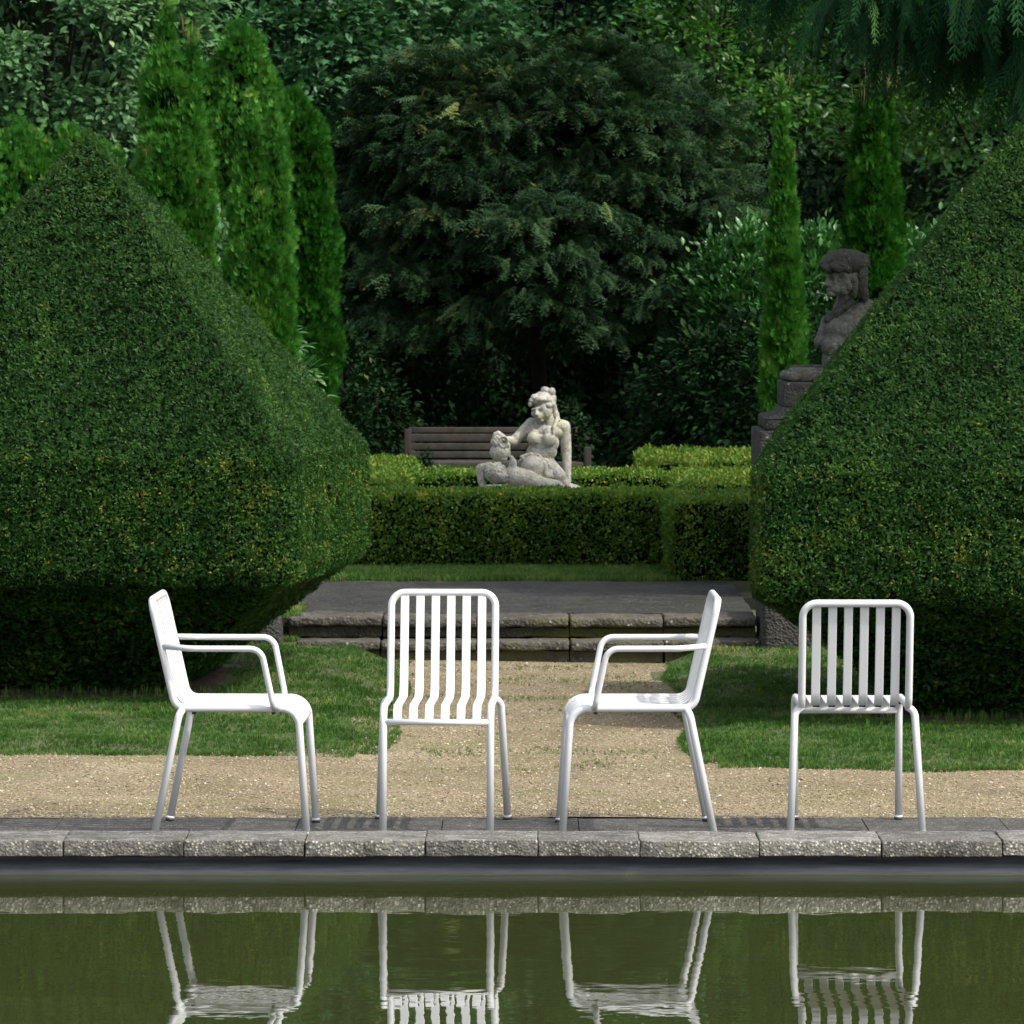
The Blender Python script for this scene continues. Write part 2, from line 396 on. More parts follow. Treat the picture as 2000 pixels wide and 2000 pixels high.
YEW_V, YEW_T = yew_spray(2)

def cyp_frond(seed=0, n=15, nj=4, wd=.011):
    """hanging frond: drooping stem along +Y then -Z with flat drooping side sprays"""
    r = np.random.default_rng(seed); V = []; T = []
    def pt(t): return np.array([0, .45 * math.sin(t * 1.3), -t * t * .95 - .05 * t])
    def quad(o, d, w):
        p = np.cross(d, [.2, 1, .1]); p = p / (np.linalg.norm(p) + 1e-6) * w
        k = len(V); V.extend([o - p * .5, o + d * .5 + p, o + d, o + d * .5 - p, o + p * .5]); T.extend([(k, k + 4, k + 1), (k, k + 1, k + 3), (k + 1, k + 2, k + 3)])
    for i in range(n):
        t0 = i / n; a = pt(t0); b = pt(t0 + 1.3 / n); quad(a, b - a, wd)
        for sd in (-1, 1):
            L = .30 * (1 - .65 * t0) * r.uniform(.75, 1.2); d = np.array([sd * .62, .22, -.85]); d = d / np.linalg.norm(d)
            quad(a, d * L, wd)
            for j in range(nj):
                o = a + d * L * (.12 + .82 * j / nj) + r.normal(size=3) * .006
                for s2 in (-1, 1):
                    e = np.array([sd * .25 + s2 * r.uniform(.25, .55), r.uniform(-.15, .3), -.85]) * L * .36 * (1 - .55 * j / nj) * r.uniform(.7, 1.25); quad(o, e, wd * .8)
    return np.array(V), np.array(T)
CYP_V, CYP_T = cyp_frond(1)
CYPF = [cyp_frond(q, 19, 6, .0058) for q in (5, 6, 7)]

# ------------------------------------------------------------------ ground, pool, gravel, lawns
def smooth(a, b, x): t = np.clip((x - a) / (b - a), 0, 1); return t * t * (3 - 2 * t)
PAVE_Z, GR_Z = .074, .070
def ground_z(x, y): return np.where(y > 27.15, .262, .04) + 0 * x
sheet('garden_ground', [-160, -16, 16, 160], [-120, 4, 16.9, 27.1, 27.2, 400], ground_z, M['ground'], holes=lambda x, y: -16 < x < 16 and 4 < y < 16.8)
sheet('pond_water', [-16, 16], [4, 16.60], lambda x, y: 0 * x, M['water'])

def liner():
    g = Geo(); prof = [(16.62, .10), (16.42, .075), (16.415, .052), (16.39, .034), (16.35, .020), (16.342, .008), (16.34, -.06)]
    xs = np.linspace(-16, 16, 60); V = []; T = []
    for x in xs:
        for (y, z) in prof: V.append((x, y + .004 * math.sin(x * 3.1) + .003 * math.sin(x * 9.7), z + .002 * math.sin(x * 5.3)))
    k = len(prof)
    for i in range(len(xs) - 1):
        for j in range(k - 1):
            A = i * k + j; T += [(A, A + k, A + k + 1), (A, A + k + 1, A + 1)]
    g.add(V, T); o = g.build('pool_liner_wall', M['liner']); o['kind'] = 'structure'
liner()

# paved strip behind the coping: slabs cut by thin joints
def paving_strip():
    g = Geo(); x = -8.0; k = 0; joints = [wx(q, 16.9) for q in (100, 575, 862, 1132, 1700, 1975)]
    edges = sorted([-8 + .55 * i for i in range(9)] + joints + [3 + .55 * i for i in range(10)])
    for a, b in zip(edges, edges[1:]):
        z = PAVE_Z + random.uniform(-.001, .001)
        V = [(a + .0018, 16.585, z), (b - .0018, 16.585, z), (b - .0018, 17.37 + random.uniform(-.008, .008), z), (a + .0018, 17.37 + random.uniform(-.008, .008), z)]
        V += [(p[0], p[1], z - .05) for p in V]
        g.add(V, [(0, 1, 2), (0, 2, 3), (0, 4, 5), (0, 5, 1), (1, 5, 6), (1, 6, 2), (2, 6, 7), (2, 7, 3), (3, 7, 4), (3, 4, 0)])
    o = g.build('pool_paving', M['paving'], smooth=False); o['kind'] = 'structure'
paving_strip()

cop_px = [-115, 122.7, 359, 595, 831, 1050.5, 1249.5, 1483, 1721.5, 1958, 2195]
cop_lab = ['grey coping stone running off the left edge of the photo',
           'grey coping stone directly in front of the left armchair\'s slanting rear leg',
           'grey coping stone under the front legs of the left armchair',
           'grey coping stone under the left half of the slat chair that faces the pool',
           'grey coping stone between the chair facing the pool and the second armchair',
           'shortest grey coping stone, in front of the second armchair\'s front legs',
           'chipped grey coping stone with a notched front corner under the second armchair\'s rear legs',
           'grey coping stone under the left legs of the chair turned away from the pool',
           'grey coping stone under the right legs of the chair turned away from the pool',
           'grey coping stone cut off by the right edge of the photo']
for i, (a, b) in enumerate(zip(cop_px, cop_px[1:])):
    x0, x1 = wx(a, 16.3) + .002, wx(b, 16.3) - .002
    dz = [0, 0, 0, -.001, .001, -.001, -.003, 0, -.002, .001][i]
    o = box('coping_stone', x0, x1, 16.30 + [0, .004, 0, .002, -.003, 0, -.006, .003, 0, .004][i], 16.58, .066 + dz, .119 + dz, M['coping'], None, .004, .03, .0016, 40 + i)
    if i == 6:
        for v in o.data.vertices:      # the broken corner
            d = (v.co.x - x0) * .8 + (v.co.y - 16.29)
            if d < .05: v.co.y += (.05 - d) * .55
    tag(o, cop_lab[i], 'coping stone', 'coping stones along the pond edge')
g = Geo()
for sx in (-1, 1):
    for k in range(30):
        xa = (wx(-115, 16.3) - .4 * k) if sx < 0 else (wx(2195, 16.3) + .4 * k)
        xb = xa - .396 if sx < 0 else xa + .396
        lo, hi = min(xa, xb), max(xa, xb)
        V = [(x, y, z) for x in (lo, hi) for y in (16.3, 16.58) for z in (.066, .119)]
        g.add(V, [(0, 1, 3), (0, 3, 2), (4, 6, 7), (4, 7, 5), (0, 4, 5), (0, 5, 1), (2, 3, 7), (2, 7, 6), (1, 5, 7), (1, 7, 3), (0, 2, 6), (0, 6, 4)])
o = g.build('pond_kerb', M['coping'], smooth=False); o['kind'] = 'structure'

xs = np.arange(-9, 9.01, .15); ys = np.arange(17.34, 24.6, .12)
def gravel_z(x, y):
    P = np.stack([x, y, 0 * x], 1); return GR_Z + .004 * fnoise(P, .9, 3) + .006 * fnoise(P, 2.3, 4)
sheet('gravel_path', xs, ys, gravel_z, M['gravel'])

def pebbles():
    N = 42000
    x = rng.uniform(-2.6, 2.7, N); y = 17.36 + 7.0 * rng.random(N) ** 1.35
    keep = (y < 19.8) | (np.abs(x - .1) < .72); x, y = x[keep], y[keep]; N = len(x)
    pos = np.stack([x, y, gravel_z(x, y) + .0005], 1)
    V = np.array([(1, 0, 0), (-1, 0, 0), (0, 1, 0), (0, -1, 0), (0, 0, .75), (0, 0, -.6), (.62, .62, .3), (-.62, .62, .3), (-.62, -.62, .3), (.62, -.62, .3)])
    T = [(4, 0, 6), (4, 6, 2), (4, 2, 7), (4, 7, 1), (4, 1, 8), (4, 8, 3), (4, 3, 9), (4, 9, 0), (0, 5, 2), (2, 5, 1), (1, 5, 3), (3, 5, 0), (0, 2, 6), (2, 1, 7), (1, 3, 8), (3, 0, 9)]
    d = rng.normal(size=(N, 3)); d[:, 2] *= .3; n = np.tile([0, 0, 1.0], (N, 1)) + rng.normal(size=(N, 3)) * .25
    Rm = basis(d, n) * rng.uniform(.7, 1.35, (N, 1, 3)); sc = .0028 + .0036 * rng.random(N) ** 2.4
    sc[rng.random(N) < .008] *= 1.7
    g = Geo(); cloud(g, V, T, pos, Rm, sc, 0, np.clip(rng.beta(2.2, 2.2, N) * .95 + .05 * (rng.random(N) < .1) + (rng.random(N) < .04) * .35, 0, 1))
    o = g.build('pebbles', M['pebble'], smooth=False); tag(o, 'loose sandy pebbles strewn over the gravel path', 'pebbles', None, 'stuff')
pebbles()

def lawn_z(x, y):
    P = np.stack([x, y, 0 * x], 1)
    edge = np.where(x < 0, smooth(19.50 - .03 * (x + .5), 19.85 - .03 * (x + .5), y), smooth(19.12 - .05 * (x - .7), 19.45 - .05 * (x - .7), y)) * np.where(x < 0, smooth(-.54, -.8, x), smooth(.72, .98, x))
    return .060 + .032 * edge + .006 * fnoise(P, .8, 8) + (.055 * smooth(21.5, 24.0, y) + .06 * smooth(24.2, 26.5, y)) * edge
def lawn_edge_left(x): return 19.46 + .05 * np.sin(x * 3.1) + .03 * np.sin(x * 8.3 + 1)
def in_lawn(x, y):
    l = (x < -.485 - .03 * np.sin(y * 3) + .0 * x) & (y > 19.50 - .03 * (x + .5) + .035 * np.sin(x * 5.1) + .02 * np.sin(x * 13)) & ~((x > -.62) & (y < 19.62))
    r = (x > .73 - .012 * (y - 24) * -1 * 0 - .045 * np.clip(24.2 - y, 0, 6) / 5 + .025 * np.sin(y * 4)) & (y > 19.08 - .05 * (x - .7) + .03 * np.sin(x * 5.7 + 2) + .02 * np.sin(x * 15)) & ~((x < .80) & (y < 19.25))
    return l | r
# base turf under the blades
sheet('lawn', np.concatenate([np.arange(-9, -.44, .12), [-.44]]), np.arange(19.36, 27.3, .12), lawn_z, M['lawn'])
sheet('lawn', np.concatenate([[.66], np.arange(.74, 9, .12)]), np.arange(18.98, 27.3, .12), lawn_z, M['lawn'])
TL, TR = (-1.925, 22.55), (2.19, 21.45)     # topiary centres

def soil_z(x, y): return lawn_z(x, y) + .012
def soil_bed(cx, cy):
    rings = []; g = Geo()
    for r in np.linspace(.03, 1, 8):
        an = np.linspace(0, 2 * math.pi, 48, endpoint=False); w = r * (.86 + .05 * np.sin(an * 5 + cx) + .03 * np.sin(an * 11))
        q = np.power(np.abs(np.cos(an)) ** 4 + np.abs(np.sin(an)) ** 4, -.25)
        x = cx + np.cos(an) * w * q * .78; y = cy + np.sin(an) * w * q * .80
        rings.append(np.stack([x, y, soil_z(x, y) - .02 * (r > .95)], 1))
    V, T = loft(rings, True); g.add(V, T[:, ::1]); o = g.build('soil_bed', M['soil']); o['kind'] = 'structure'
soil_bed(*TL); soil_bed(*TR)
def in_soil(x, y):
    a = np.zeros(len(x), bool)
    for cx, cy in (TL, TR):
        a |= (np.maximum(np.abs(x - cx) / .64, np.abs(y - cy) / .66) + .06 * np.sin(x * 9) * np.sin(y * 8)) < 1
    return a

def blades(g, pos, h, lean=.5, k=5):
    """tufts: k curved blades each"""
    r = np.random.default_rng(77); V = []; T = []
    for i in range(k):
        an = r.uniform(0, 6.28); l = r.uniform(.3, 1.1) * lean; H = r.uniform(.55, 1.1); w = .042; d = np.array([math.cos(an), math.sin(an), 0]); s = np.array([-d[1], d[0], 0]) * w
        o = np.array([math.cos(i * 2.4), math.sin(i * 2.4), 0]) * .18; m = o + d * l * .35 + np.array([0, 0, H * .6]); t = o + d * l + np.array([0, 0, H * (1 - .3 * l)])
        q = len(V); V += [o - s, o + s, m + s * .8, m - s * .8, t]; T += [(q, q + 1, q + 2), (q, q + 2, q + 3), (q + 3, q + 2, q + 4)]
    N = len(pos); an = rng.uniform(0, 6.28, N); z = np.zeros(N)
    Rm = np.stack([np.stack([np.cos(an), -np.sin(an), z], 1), np.stack([np.sin(an), np.cos(an), z], 1), np.stack([z, z, z + 1], 1)], 1)
    Rm = Rm + rng.normal(size=Rm.shape) * .08
    a = np.clip(.45 + .22 * fnoise(pos, .5, 21) + .16 * fnoise(pos, .12, 22) + rng.normal(size=N) * .14, 0, 1)
    return np.array(V), np.array(T), Rm, a

def grass():
    g = Geo(); N = 150000
    x = np.where(rng.random(N) < .5, rng.uniform(-2.9, -.44, N), rng.uniform(.62, 2.9, N)); y = 18.95 + 6.2 * rng.random(N) ** 1.25
    k = in_lawn(x, y) & ~in_soil(x, y) & ~((np.abs(x) < 1.25) & (y > 24.15)); x, y = x[k], y[k]
    pos = np.stack([x, y, np.maximum(lawn_z(x, y), gravel_z(x, y)) - .003], 1); V, T, Rm, a = blades(g, pos, 1, .8, 4)
    h = (.024 + .007 * fnoise(pos, .35, 23)) * rng.uniform(.6, 1.3, len(pos)) + .014 * (rng.random(len(pos)) < .02)
    dry = (np.clip(fnoise(pos, .7, 29) - .45, 0, 1) * .35); cloud(g, V, T, pos, Rm, h, 0, np.clip(a + dry + .35 * ((y > 23.6) & (x > .9) & (rng.random(len(x)) < .6)), 0, 1))
    # longer wild stems at the soil edge
    n2 = 500; t = rng.uniform(-1, 1, n2); s = rng.random(n2) < .5; cx = np.where(s, TL[0], TR[0]); cy = np.where(s, TL[1], TR[1])
    x = cx + t * .75; y = cy - .60 + rng.normal(size=n2) * .05; pos = np.stack([x, y, soil_z(x, y) - .01], 1); V, T, Rm, a = blades(g, pos, 1, .6, 3)
    cloud(g, V * [.5, .5, 1], T, pos, Rm, rng.uniform(.03, .085, n2), 0, np.clip(a + .1, 0, 1))
    # tufts creeping into the gravel
    n3 = 7000; x = rng.uniform(-.5, .8, n3); y = rng.uniform(19, 24, n3); p = np.stack([x, y, 0 * x], 1); k = fnoise(p, .55, 31) > .25 + .4 * rng.random(n3); p = p[k]
    p[:, 2] = gravel_z(p[:, 0], p[:, 1]) - .002; V, T, Rm, a = blades(g, p, 1, .8, 5); cloud(g, V, T, p, Rm, rng.uniform(.010, .022, len(p)), 0, np.clip(a + .1, 0, 1))
    n4 = 1800; x = rng.uniform(-2.6, 2.6, n4); y = rng.uniform(17.42, 19.3, n4); p = np.stack([x, y, 0 * x], 1); k = fnoise(p, .5, 33) > .45 + .5 * rng.random(n4); p = p[k]
    p[:, 2] = gravel_z(p[:, 0], p[:, 1]) - .002; V, T, Rm, a = blades(g, p, 1, .9, 4); cloud(g, V, T, p, Rm, rng.uniform(.006, .015, len(p)), 0, np.clip(a + .1, 0, 1))
    # the strip in front of the box hedge
    n5 = 14000; x = rng.uniform(-1.6, .92, n5); y = rng.uniform(27.22, 28.3, n5); p = np.stack([x, y, .262 + 0 * x], 1); V, T, Rm, a = blades(g, p, 1)
    cloud(g, V, T, p, Rm, rng.uniform(.03, .05, n5), 0, np.clip(a + .18, 0, .9))
    # mossy tufts by the steps
    n6 = 700; x = rng.uniform(-1.16, -1.04, n6); y = 24.3 + rng.random(n6) * .9; z = np.where(y < 24.42, .16, .265) + 0 * x; p = np.stack([x, y, z], 1); V, T, Rm, a = blades(g, p, 1, .8)
    cloud(g, V, T, p, Rm, rng.uniform(.015, .035, n6), 0, np.clip(a + .35, 0, 1))
    o = g.build('grass', M['grass']); tag(o, 'short mown grass of the lawns either side of the gravel path', 'grass', None, 'stuff')
grass()

# ------------------------------------------------------------------ steps, terrace and side walls
def steps():
    t = empty('stone_steps', (0, 24.2, .07))
    tag(t, 'weathered grey stone steps of two treads at the end of the gravel path', 'steps')
    def part(n, *a, **k):
        o = box(n, *a, **k); o.parent = t; o.matrix_parent_inverse = Matrix.Translation((0, -24.2, -.07)); return o
    je = [wx(q, 24.4) for q in (563, 746, 932, 1112, 1296, 1478)]
    for i, (a, b) in enumerate(zip(je, je[1:])):
        dz = [.006, -.004, 0, -.002, 0][i]
        part('tread_slab', a + .003, b - .003, 24.38, 24.75, .222 + dz, .268 + dz, mat=M['steps'], bev=.012, cuts=.04, rough=.004, seed=60 + i)
        part('riser_block', a + .002, b - .002, 24.43 + .004 * (i % 2), 24.7, .170, .219 + dz, mat=M['riser'], bev=.006, cuts=.05, rough=.003, seed=70 + i)
    jl = [wx(q, 24.2) for q in (578, 742, 932, 1113, 1297, 1487)]
    for i, (a, b) in enumerate(zip(jl, jl[1:])):
        dz = [.004, 0, .002, 0, 0.004][i]
        part('tread_slab', a + .003, b - .003, 24.18, 24.42, .122 + dz, .166 + dz, mat=M['steps'], bev=.010, cuts=.04, rough=.004, seed=80 + i)
        part('riser_block', a + .002, b - .002, 24.225, 24.4, .05, .119 + dz, mat=M['riser'], bev=.006, cuts=.05, rough=.003, seed=90 + i)
steps()
o = box('terrace_paving', -1.6, 1.205, 24.752, 27.2, .1, .266, M['terrace'], None, .004, .09, .003, 17); o['kind'] = 'structure'
o = box('stone_side_wall', 1.215, 2.2, 24.02, 24.78, .02, .475, M['cheek'], None, .02, .07, .008, 18)
tag(o, 'dark grey pitted stone block wall at the right end of the steps', 'wall')
o = box('rubble_wall', -1.9, -1.13, 24.25, 26.5, .02, .285, M['cheek'], None, .02, .07, .010, 19)
tag(o, 'low rough stone wall at the left end of the steps, mostly hidden by clipped yew', 'wall')

# ------------------------------------------------------------------ chairs
def bar(g, pts, w, t, u):
    """flat slat: path in (s, z), centred at lateral u"""
    n = len(pts); V = []; T = []
    for i in range(n):
        a = np.array(pts[max(i - 1, 0)]); b = np.array(pts[min(i + 1, n - 1)]); d = (b - a) / np.linalg.norm(b - a); nn = np.array([-d[1], d[0]]); p = np.array(pts[i])
        for (du, dn) in ((-w / 2, -t / 2), (-w / 2, t / 2), (w / 2, t / 2), (w / 2, -t / 2)):
            q = p + nn * dn; V.append((q[0], u + du, q[1]))
    for i in range(n - 1):
        for k in range(4):
            A = i * 4 + k; B = i * 4 + (k + 1) % 4; T += [(A, B + 4, B), (A, A + 4, B + 4)]
    T += [(0, 1, 2), (0, 2, 3), (4 * n - 4, 4 * n - 2, 4 * n - 3), (4 * n - 4, 4 * n - 1, 4 * n - 2)]
    g.add(V, T)

def make_chair(name, label, arms, hw, nslat):
    S0 = .2565; t = empty(name); tag(t, label, 'armchair' if arms else 'chair', 'white metal chairs lined up on the pond edge')
    RT = .0127; TOP = .7975 if arms else .790
    zr = .434; sb = .068; lean = .228; st = sb - (TOP - zr) * lean
    def L(s, u, z): return (s - S0, u, z)
    W = M['white']
    # seat rails + back loop
    g = Geo(); half = fillet([(.41, 0, zr), (sb, 0, zr), (st, 0, TOP)], [0, .045, 0])
    left = [L(p.x, hw, p.z) for p in half]; 
    loop = fillet([left[-2], L(st, hw, TOP), L(st, -hw, TOP), (left[-2][0], -left[-2][1], left[-2][2])], [0, .048, .048, 0], 9)
    path = left[:-2] + [tuple(p) for p in loop] + [(p[0], -p[1], p[2]) for p in reversed(left[:-2])]
    tube(g, path, RT, 16, False); g.build('frame', W, t)
    # legs
    for sd in (1, -1):
        g = Geo(); p = fillet([(.41, sd * hw, zr), (.4835, sd * hw, zr), (.513, sd * hw, .004)], [0, .062, 0], 9)
        tube(g, [L(*q) for q in p], RT, 16, True); leg = g.build('leg', W, t)
        g = Geo(); tube(g, [L(.5124, sd * hw, .016), L(.5127, sd * hw, .010)], [.0135, .0155], 14); tube(g, [L(.5127, sd * hw, .010), L(.513, sd * hw, 0)], .0152, 14, True, 1)
        g.build('foot_cap', [W, M['rubber']], leg)
        g = Geo(); p = fillet([(.094, sd * (hw - .002), zr - .002), (.082, sd * (hw + .022), .414), (.0, sd * (hw + .042), .004)], [0, .035, 0], 8)
        tube(g, [L(*q) for q in p], RT, 16, True); leg = g.build('leg', W, t)
        g = Geo(); tube(g, [L(.0018, sd * (hw + .0416), .018), L(.0008, sd * (hw + .0418), .010)], [.0135, .0155], 14); tube(g, [L(.0008, sd * (hw + .0418), .010), L(0, sd * (hw + .042), 0)], .0152, 14, True, 1)
        g.build('foot_cap', [W, M['rubber']], leg)
    # cross bars
    g = Geo(); tube(g, [L(.4868, -hw, .384), L(.4868, hw, .384)], .0110, 12); g.build('crossbar', W, t)
    # slats
    sp = fillet([(st + .004, 0, TOP - .004), (sb + .010, 0, zr + .002), (.478, 0, zr + .004), (.4865, 0, .386)], [0, .058, .055, 0], 10)
    pts = [(p.x - S0, p.z) for p in sp]
    for i in range(nslat):
        g = Geo(); bar(g, pts, .0295, .006, (i - (nslat - 1) / 2) * (.0645 if arms else .0538)); o = g.build('slat', W, t, smooth=False)
        md = o.modifiers.new('soft', 'BEVEL'); md.width = .0022; md.segments = 2
    for s in (.13, .40):
        for sd in (1, -1):
            g = Geo(); tube(g, [L(s, sd * (hw - .004), zr - .010), L(s, sd * (hw - .004), zr - .0205)], .0065, 10); g.build('glide', M['rubber'], t)
    if arms:
        for sd in (1, -1):
            g = Geo(); za = .640; sa = sb - (za - zr) * lean
            p = fillet([(sa, sd * hw, za + .004), (sa + .10, sd * (hw + .048), za - .001), (.362, sd * (hw + .050), za - .001), (.400, sd * (hw + .030), .455), (.404, sd * (hw + .004), .432)], [0, .09, .046, .03, 0], 8)
            tube(g, [L(*q) for q in p], .0104, 14); g.build('armrest', W, t)
    return t

def copy_tree(o, parent=None):
    c = o.copy(); COL.objects.link(c)
    if parent: c.parent = parent; c.matrix_parent_inverse = o.matrix_parent_inverse.copy()
    for ch in [q for q in bpy.data.objects if q.parent == o]: copy_tree(ch, c)
    return c

arm = make_chair('garden_armchair', 'white tubular metal armchair turned to the right, its back to the left topiary', True, .212, 6)
arm.location = (-.9425, 17.005, PAVE_Z); arm.rotation_euler.z = R(-2.0)
arm2 = copy_tree(arm); arm2.location = (.4235, 17.005, PAVE_Z); arm2.rotation_euler.z = R(180.8)
arm2['label'] = 'white tubular metal armchair turned to the left, standing before the gravel path'
din = make_chair('garden_chair', 'white armless slatted metal chair facing the pond, with its front crossbar showing', False, .1815, 6)
din.location = (-.247, 17.055, PAVE_Z); din.rotation_euler.z = R(-91.8)
din2 = copy_tree(din); din2.location = (1.1645, 17.045, PAVE_Z); din2.rotation_euler.z = R(90)
din2['label'] = 'white armless slatted metal chair with its back to the pond, before the right topiary'

# ------------------------------------------------------------------ clipped yew topiaries
def superring(hw, z, n=10, k=96, wob=0):
    an = np.linspace(0, 2 * math.pi, k, endpoint=False); q = np.power(np.abs(np.cos(an)) ** n + np.abs(np.sin(an)) ** n, -1 / n)
    return np.stack([np.cos(an) * q * hw, np.sin(an) * q * hw, np.full(k, z)], 1)

def topiary_mesh():
    prof = [(.42, .02), (.52, .10), (.66, .24), (.82, .38), (.96, .50), (1.03, .545), (1.05, .60), (1.055, .75), (1.05, .96), (1.047, 1.07), (1.015, 1.115)]
    for t in np.linspace(0, 1, 22)[1:]: prof.append((1.015 * (1 - t) + .004, 1.115 + t * 1.425))
    V, T = loft([superring(h * 1.075, z, 30, 160) for h, z in prof])
    low = V[:, 2] < .5
    d = norm(V - np.array([0, 0, .9])); V = V + d * (fnoise(V, .55, 41)[:, None] * .010 + fnoise(V, .2, 42)[:, None] * .005)
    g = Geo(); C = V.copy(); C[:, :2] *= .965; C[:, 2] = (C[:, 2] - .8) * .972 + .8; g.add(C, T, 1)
    def dens(c): return np.where(c[:, 2] < .45, .45, 1.0)
    N = 320000
    p, n = sample(V, T, N, dens)
    depth = rng.uniform(-.014, .003, N) + .005 * fnoise(p, .16, 43) + .016 * (rng.random(N) < .003)
    hole = fnoise(p, .10, 44, 1) > .95; depth[hole] -= .02
    tn = rng.normal(size=(N, 3)); tn -= n * (tn * n).sum(1)[:, None]
    d = n * rng.uniform(.05, .55, (N, 1)) + norm(tn) * .8 + np.array([0, 0, .22])
    pos = p + n * depth[:, None]
    band = smooth(.5, .62, p[:, 2]) * (1 - smooth(1.04, 1.16, p[:, 2]))
    a = .40 + .10 * fnoise(p, .45, 45) + .12 * fnoise(p, .09, 46) + rng.normal(size=N) * .15 + band * .16 * np.clip(fnoise(p, .35, 47) + .2, 0, 1) + band * .12 * (rng.random(N) < .3)
    a += .4 * (rng.random(N) < .0015 + .012 * band)
    sc = rng.uniform(.012, .021, N) * np.where(p[:, 2] < .45, 1.4, 1)
    cloud(g, TWIG_V, TWIG_T, pos, basis(d, n + rng.normal(size=(N, 3)) * .5), sc, 0, np.clip(a, 0, 1))
    k = rng.random(N) < (.36 * band); q = pos[k]                       # broad young leaves, mostly on the upright band
    cloud(g, SMALL_V, SMALL_T, q + n[k] * .006, basis(d[k] + rng.normal(size=(k.sum(), 3)) * .4, n[k] + rng.normal(size=(k.sum(), 3)) * .7), rng.uniform(.009, .015, k.sum()), 0, np.clip(a[k] + .06, 0, 1))
    return g.mesh('clipped_foliage', [M['topiary'], M['core']], False)
TOPI = topiary_mesh()
def topiary(c, rz, dz, label, sc=1):
    t = empty('topiary_yew', (c[0], c[1], .085 + dz), R(rz)); t.scale = (sc, sc, sc); tag(t, label, 'topiary', 'clipped yew pyramids flanking the path')
    link('foliage', TOPI, t)
    g = Geo()
    for q in range(5):
        a = q * 1.25; x, y = .16 * math.cos(a), .16 * math.sin(a); tube(g, [(x, y, -.06), (x * 1.3, y * 1.3, .2), (x * 1.9, y * 1.9, .5)], [.04, .035, .03], 8)
    g.build('trunk', M['bark'], t)
topiary(TL, -7, 0, 'dark clipped yew pyramid on an overhanging base, behind the armchair turned to the right')
topiary(TR, 86, -.01, 'dark clipped yew pyramid on an overhanging base, in front of the sphinx bust')

# ------------------------------------------------------------------ box hedges
def hedge(name, label, x0, x1, y0, y1, z0, z1, mat, n, leaf=.022, seed=0, wob=.012, group='clipped box hedges round the statue'):
    cx, cy = (x0 + x1) / 2, (y0 + y1) / 2
    nx = max(4, int((x1 - x0) / .06)); ny = max(3, int((y1 - y0) / .06)); rings = []
    def ring(ins, z):
        a, b, c, d = x0 + ins, x1 - ins, y0 + ins, y1 - ins; P = []
        for i in range(nx): P.append((a + (b - a) * i / nx, c, z))
        for i in range(ny): P.append((b, c + (d - c) * i / ny, z))
        for i in range(nx): P.append((b - (b - a) * i / nx, d, z))
        for i in range(ny): P.append((a, d - (d - c) * i / ny, z))
        return P
    H = z1 - z0
    for ins, z in [(.03, z0), (.01, z0 + H * .15), (0, z0 + H * .4), (0, z0 + H * .7), (.004, z1 - .04), (.016, z1 - .012), (.045, z1)]: rings.append(ring(ins, z))
    mi = min(x1 - x0, y1 - y0) / 2
    for f in (.35, .65, .9): rings.append(ring(.045 + (mi - .045) * f, z1 + .004))
    V, T = loft(rings); V = V + np.stack([fnoise(V, .3, seed), fnoise(V, .3, seed + 1), fnoise(V, .35, seed + 2)], 1) * wob
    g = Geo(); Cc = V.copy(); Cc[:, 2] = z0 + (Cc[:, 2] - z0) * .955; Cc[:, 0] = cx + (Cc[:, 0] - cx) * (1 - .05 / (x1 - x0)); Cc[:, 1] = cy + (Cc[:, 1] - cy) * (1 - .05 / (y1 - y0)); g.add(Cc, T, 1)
    p, nn = sample(V, T, n, lambda c: np.where(c[:, 1] > y1 - .03, .35, 1.0))
    tn = rng.normal(size=(n, 3)); d = nn * rng.uniform(.1, 1, (n, 1)) + norm(tn) * .8 + np.array([0, 0, .35])
    pos = p + nn * (rng.uniform(-.02, .014, n) + .012 * fnoise(p, .12, seed + 3))[:, None]
    a = np.clip(.42 + .18 * fnoise(p, .25, seed + 4) + .12 * fnoise(p, .07, seed + 5) + rng.normal(size=n) * .14 + .22 * np.clip(nn[:, 2], 0, 1) * rng.random(n) + .5 * (rng.random(n) < .010), 0, 1)
    cloud(g, SMALL_V, SMALL_T, pos, basis(d, nn + rng.normal(size=(n, 3)) * .6), rng.uniform(.75, 1.3, n) * leaf, 0, a)
    m = g.build(name, [mat, M['core']], None, False)
    return tag(m, label, 'hedge', group)
GZ = .262
hedge('box_hedge', 'long low clipped box hedge in front of the pale statue', -1.6, .885, 28.28, 28.86, GZ, .682, M['box'], 48000, .024, 100)
hedge('box_hedge', 'square darker box hedge block standing forward at the right end of the long hedge',   .872, 1.75, 27.28, 28.2, GZ, .70, M['box'], 24000, .023, 110)
hedge('box_hedge', 'low box hedge directly behind the pale statue, before the bench', -.60, .96, 30.5, 31.15, GZ, .705, M['box'], 18000, .025, 120)
hedge('box_hedge', 'sunlit box hedge running back beside the bench, next to the left topiary', -1.3, -.62, 29.1, 32.9, GZ, .715, M['boxlight'], 24000, .026, 130)
hedge('box_hedge', 'broad sunlit yellow-green box hedge beneath the sphinx pedestal', .86, 2.2, 32.0, 34.2, GZ, .715, M['boxlight'], 24000, .027, 140)
hedge('box_hedge', 'speckled box hedge between the dark hedge block and the sunlit hedge', .97, 2.2, 29.0, 31.0, GZ, .712, M['boxlight'], 24000, .025, 150)

